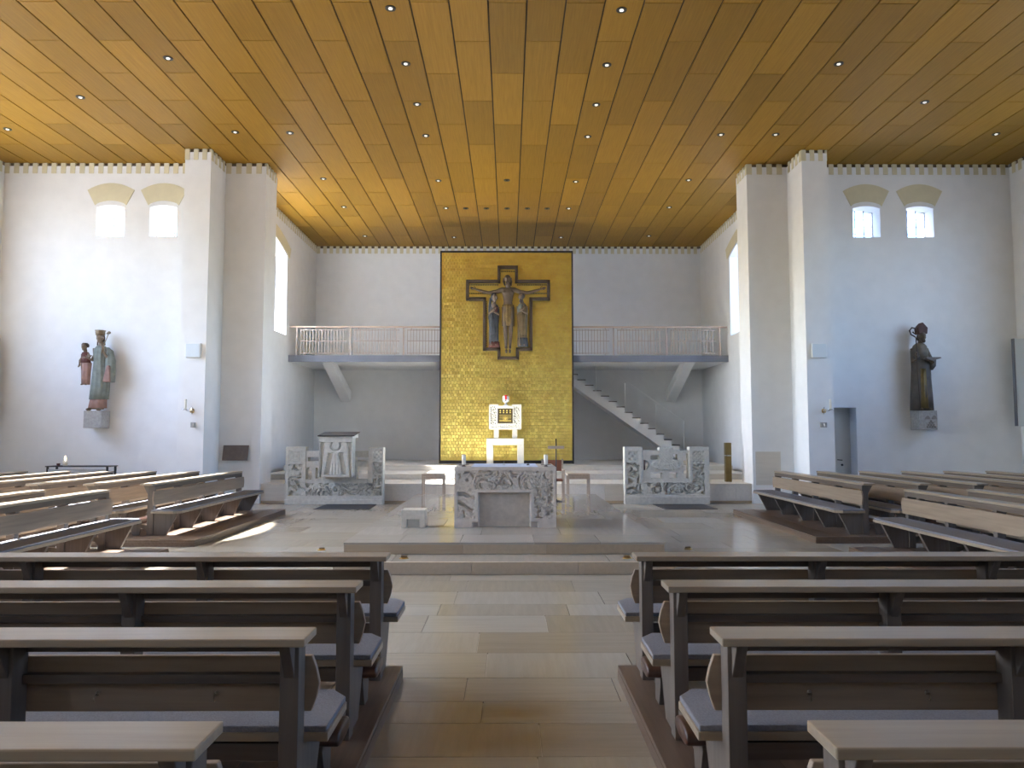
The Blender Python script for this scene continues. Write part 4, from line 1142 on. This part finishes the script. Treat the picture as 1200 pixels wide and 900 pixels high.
MB().loft([(mz(214), mx(130), -.06, .082, .085), (mz(195), mx(130), -.06, .085, .09), (mz(183), mx(130), -.07, .055, .06)], 16).build('hair', M['hair'], co, True)

V_ = 1 / 309.0
bs = thing('bishop_statue', 'dark carved statue of a bishop with mitre and crozier on the right wall', 'statue', (10.17, YC - .28, 1.81))
def bx2(xv): return (xv - 214) * V_
def bz2(yv): return (860 - yv) * V_
con = MB().box(-.21, .235, -.14, .27, 0, .465).build('stone_console', M['console_stone'], bs, bevel=.01)
rl = MB()
for xv in (212, 262):
    n_arc = [(bx2(xv) + .062 * math.cos(math.pi * k / 8), bz2(782) + .085 * math.sin(math.pi * k / 8)) for k in range(9)]
    rl.prism(n_arc, -.155, -.139, 'y')
for r_, zv in ((4, 838), (3, 823), (2, 808), (1, 795)):
    for k in range(r_): rl.ball((bx2(238) + (k - (r_ - 1) / 2) * .062, -.142, bz2(zv)), (.027, .022, .024), 8, 6)
stuff(rl.build('carved_motif', M['motif'], con))
fg = MB()
head(fg, (bx2(207), -.06, bz2(158)), 1.12)
fg.tube([(bx2(205), 0, bz2(185)), (bx2(200), 0, bz2(220))], [.06, .07], 10)
fg.loft([(bz2(700), bx2(198), 0, .20, .13), (bz2(400), bx2(200), 0, .18, .12), (bz2(240), bx2(192), 0, .16, .10), (bz2(212), bx2(198), 0, .08, .07)], 20)
fg.tube([(bx2(142), 0, bz2(245)), (bx2(135), -.06, bz2(350)), (bx2(142), -.17, bz2(330))], [.06, .05, .032], 10); hand(fg, (bx2(142), -.17, bz2(325)), (-.2, -.2, 1), (1, 0, 0), 1.1)
fg.tube([(bx2(240), 0, bz2(245)), (bx2(285), -.08, bz2(365)), (bx2(262), -.20, bz2(352))], [.06, .05, .032], 10); hand(fg, (bx2(268), -.20, bz2(352)), (-1, -.2, .35), (0, 0, 1), 1.1)
for q in (-1, 1): fg.tube([(bx2(200 + q * 32), -.08, bz2(702)), (bx2(200 + q * 34), -.20, bz2(707))], [.04, .03], 8)
bo = fg.build('bishop', M['skin_body'], bs, remesh=.011)
MB().loft([(bz2(714), bx2(198), 0, .275, .17), (bz2(600), bx2(199), 0, .26, .165), (bz2(480), bx2(200), 0, .235, .155), (bz2(400), bx2(202), 0, .225, .15), (bz2(330), bx2(198), 0, .215, .15), (bz2(260), bx2(190), 0, .20, .13), (bz2(215), bx2(195), 0, .13, .09)], 60, .035, 9, .7).build('cope', M['bishop_robe'], bo, True)
MB().loft([(bz2(700), bx2(196), -.06, .15, .125), (bz2(560), bx2(196), -.055, .13, .115), (bz2(400), bx2(196), -.05, .105, .115)], 48, .05, 11).build('alb', M['bishop_alb'], bo, True)
MB().loft([(bz2(330), bx2(205), -.03, .165, .135), (bz2(270), bx2(198), -.02, .185, .13), (bz2(225), bx2(196), -.01, .165, .11), (bz2(205), bx2(198), 0, .10, .08)], 40, .03, 7).build('cape', M['bishop_shoulder'], bo, True)
MB().loft([(bz2(410), bx2(258), -.07, .06, .06), (bz2(380), bx2(272), -.08, .085, .09), (bz2(330), bx2(275), -.10, .07, .09)], 28, .05, 6).build('sleeve', M['bishop_robe'], bo, True)
MB().prism([(bx2(172), bz2(138)), (bx2(240), bz2(136)), (bx2(245), bz2(88)), (bx2(207), bz2(46)), (bx2(168), bz2(88))], -.125, .07, 'y').build('mitre', M['mitre'], bo, bevel=.02)
br = MB(); br.ball((bx2(207), -.135, bz2(190)), (.042, .032, .052)); br.ball((bx2(207), .03, bz2(160)), (.088, .075, .11)); br.build('beard', M['hair'], bo, remesh=.011)
cz_ = MB(); pts = [(bx2(150), -.20, bz2(700)), (bx2(140), -.20, bz2(400)), (bx2(137), -.20, bz2(175)), (bx2(128), -.20, bz2(160)), (bx2(100), -.20, bz2(145)), (bx2(90), -.20, bz2(115)), (bx2(108), -.20, bz2(93)), (bx2(135), -.20, bz2(98)), (bx2(140), -.20, bz2(122)), (bx2(125), -.20, bz2(138)), (bx2(114), -.20, bz2(125))]
cz_.tube(pts, [.013] * 3 + [.018] * 5 + [.016, .014, .02], 8); cz_.build('crozier', M['hair'], bo, True)
MB().prism([(bx2(192), bz2(330)), (bx2(240), bz2(345)), (bx2(308), bz2(325)), (bx2(300), bz2(318)), (bx2(245), bz2(318)), (bx2(200), bz2(316))], -.30, -.14, 'y').build('book', M['plaque'], bo, bevel=.006)
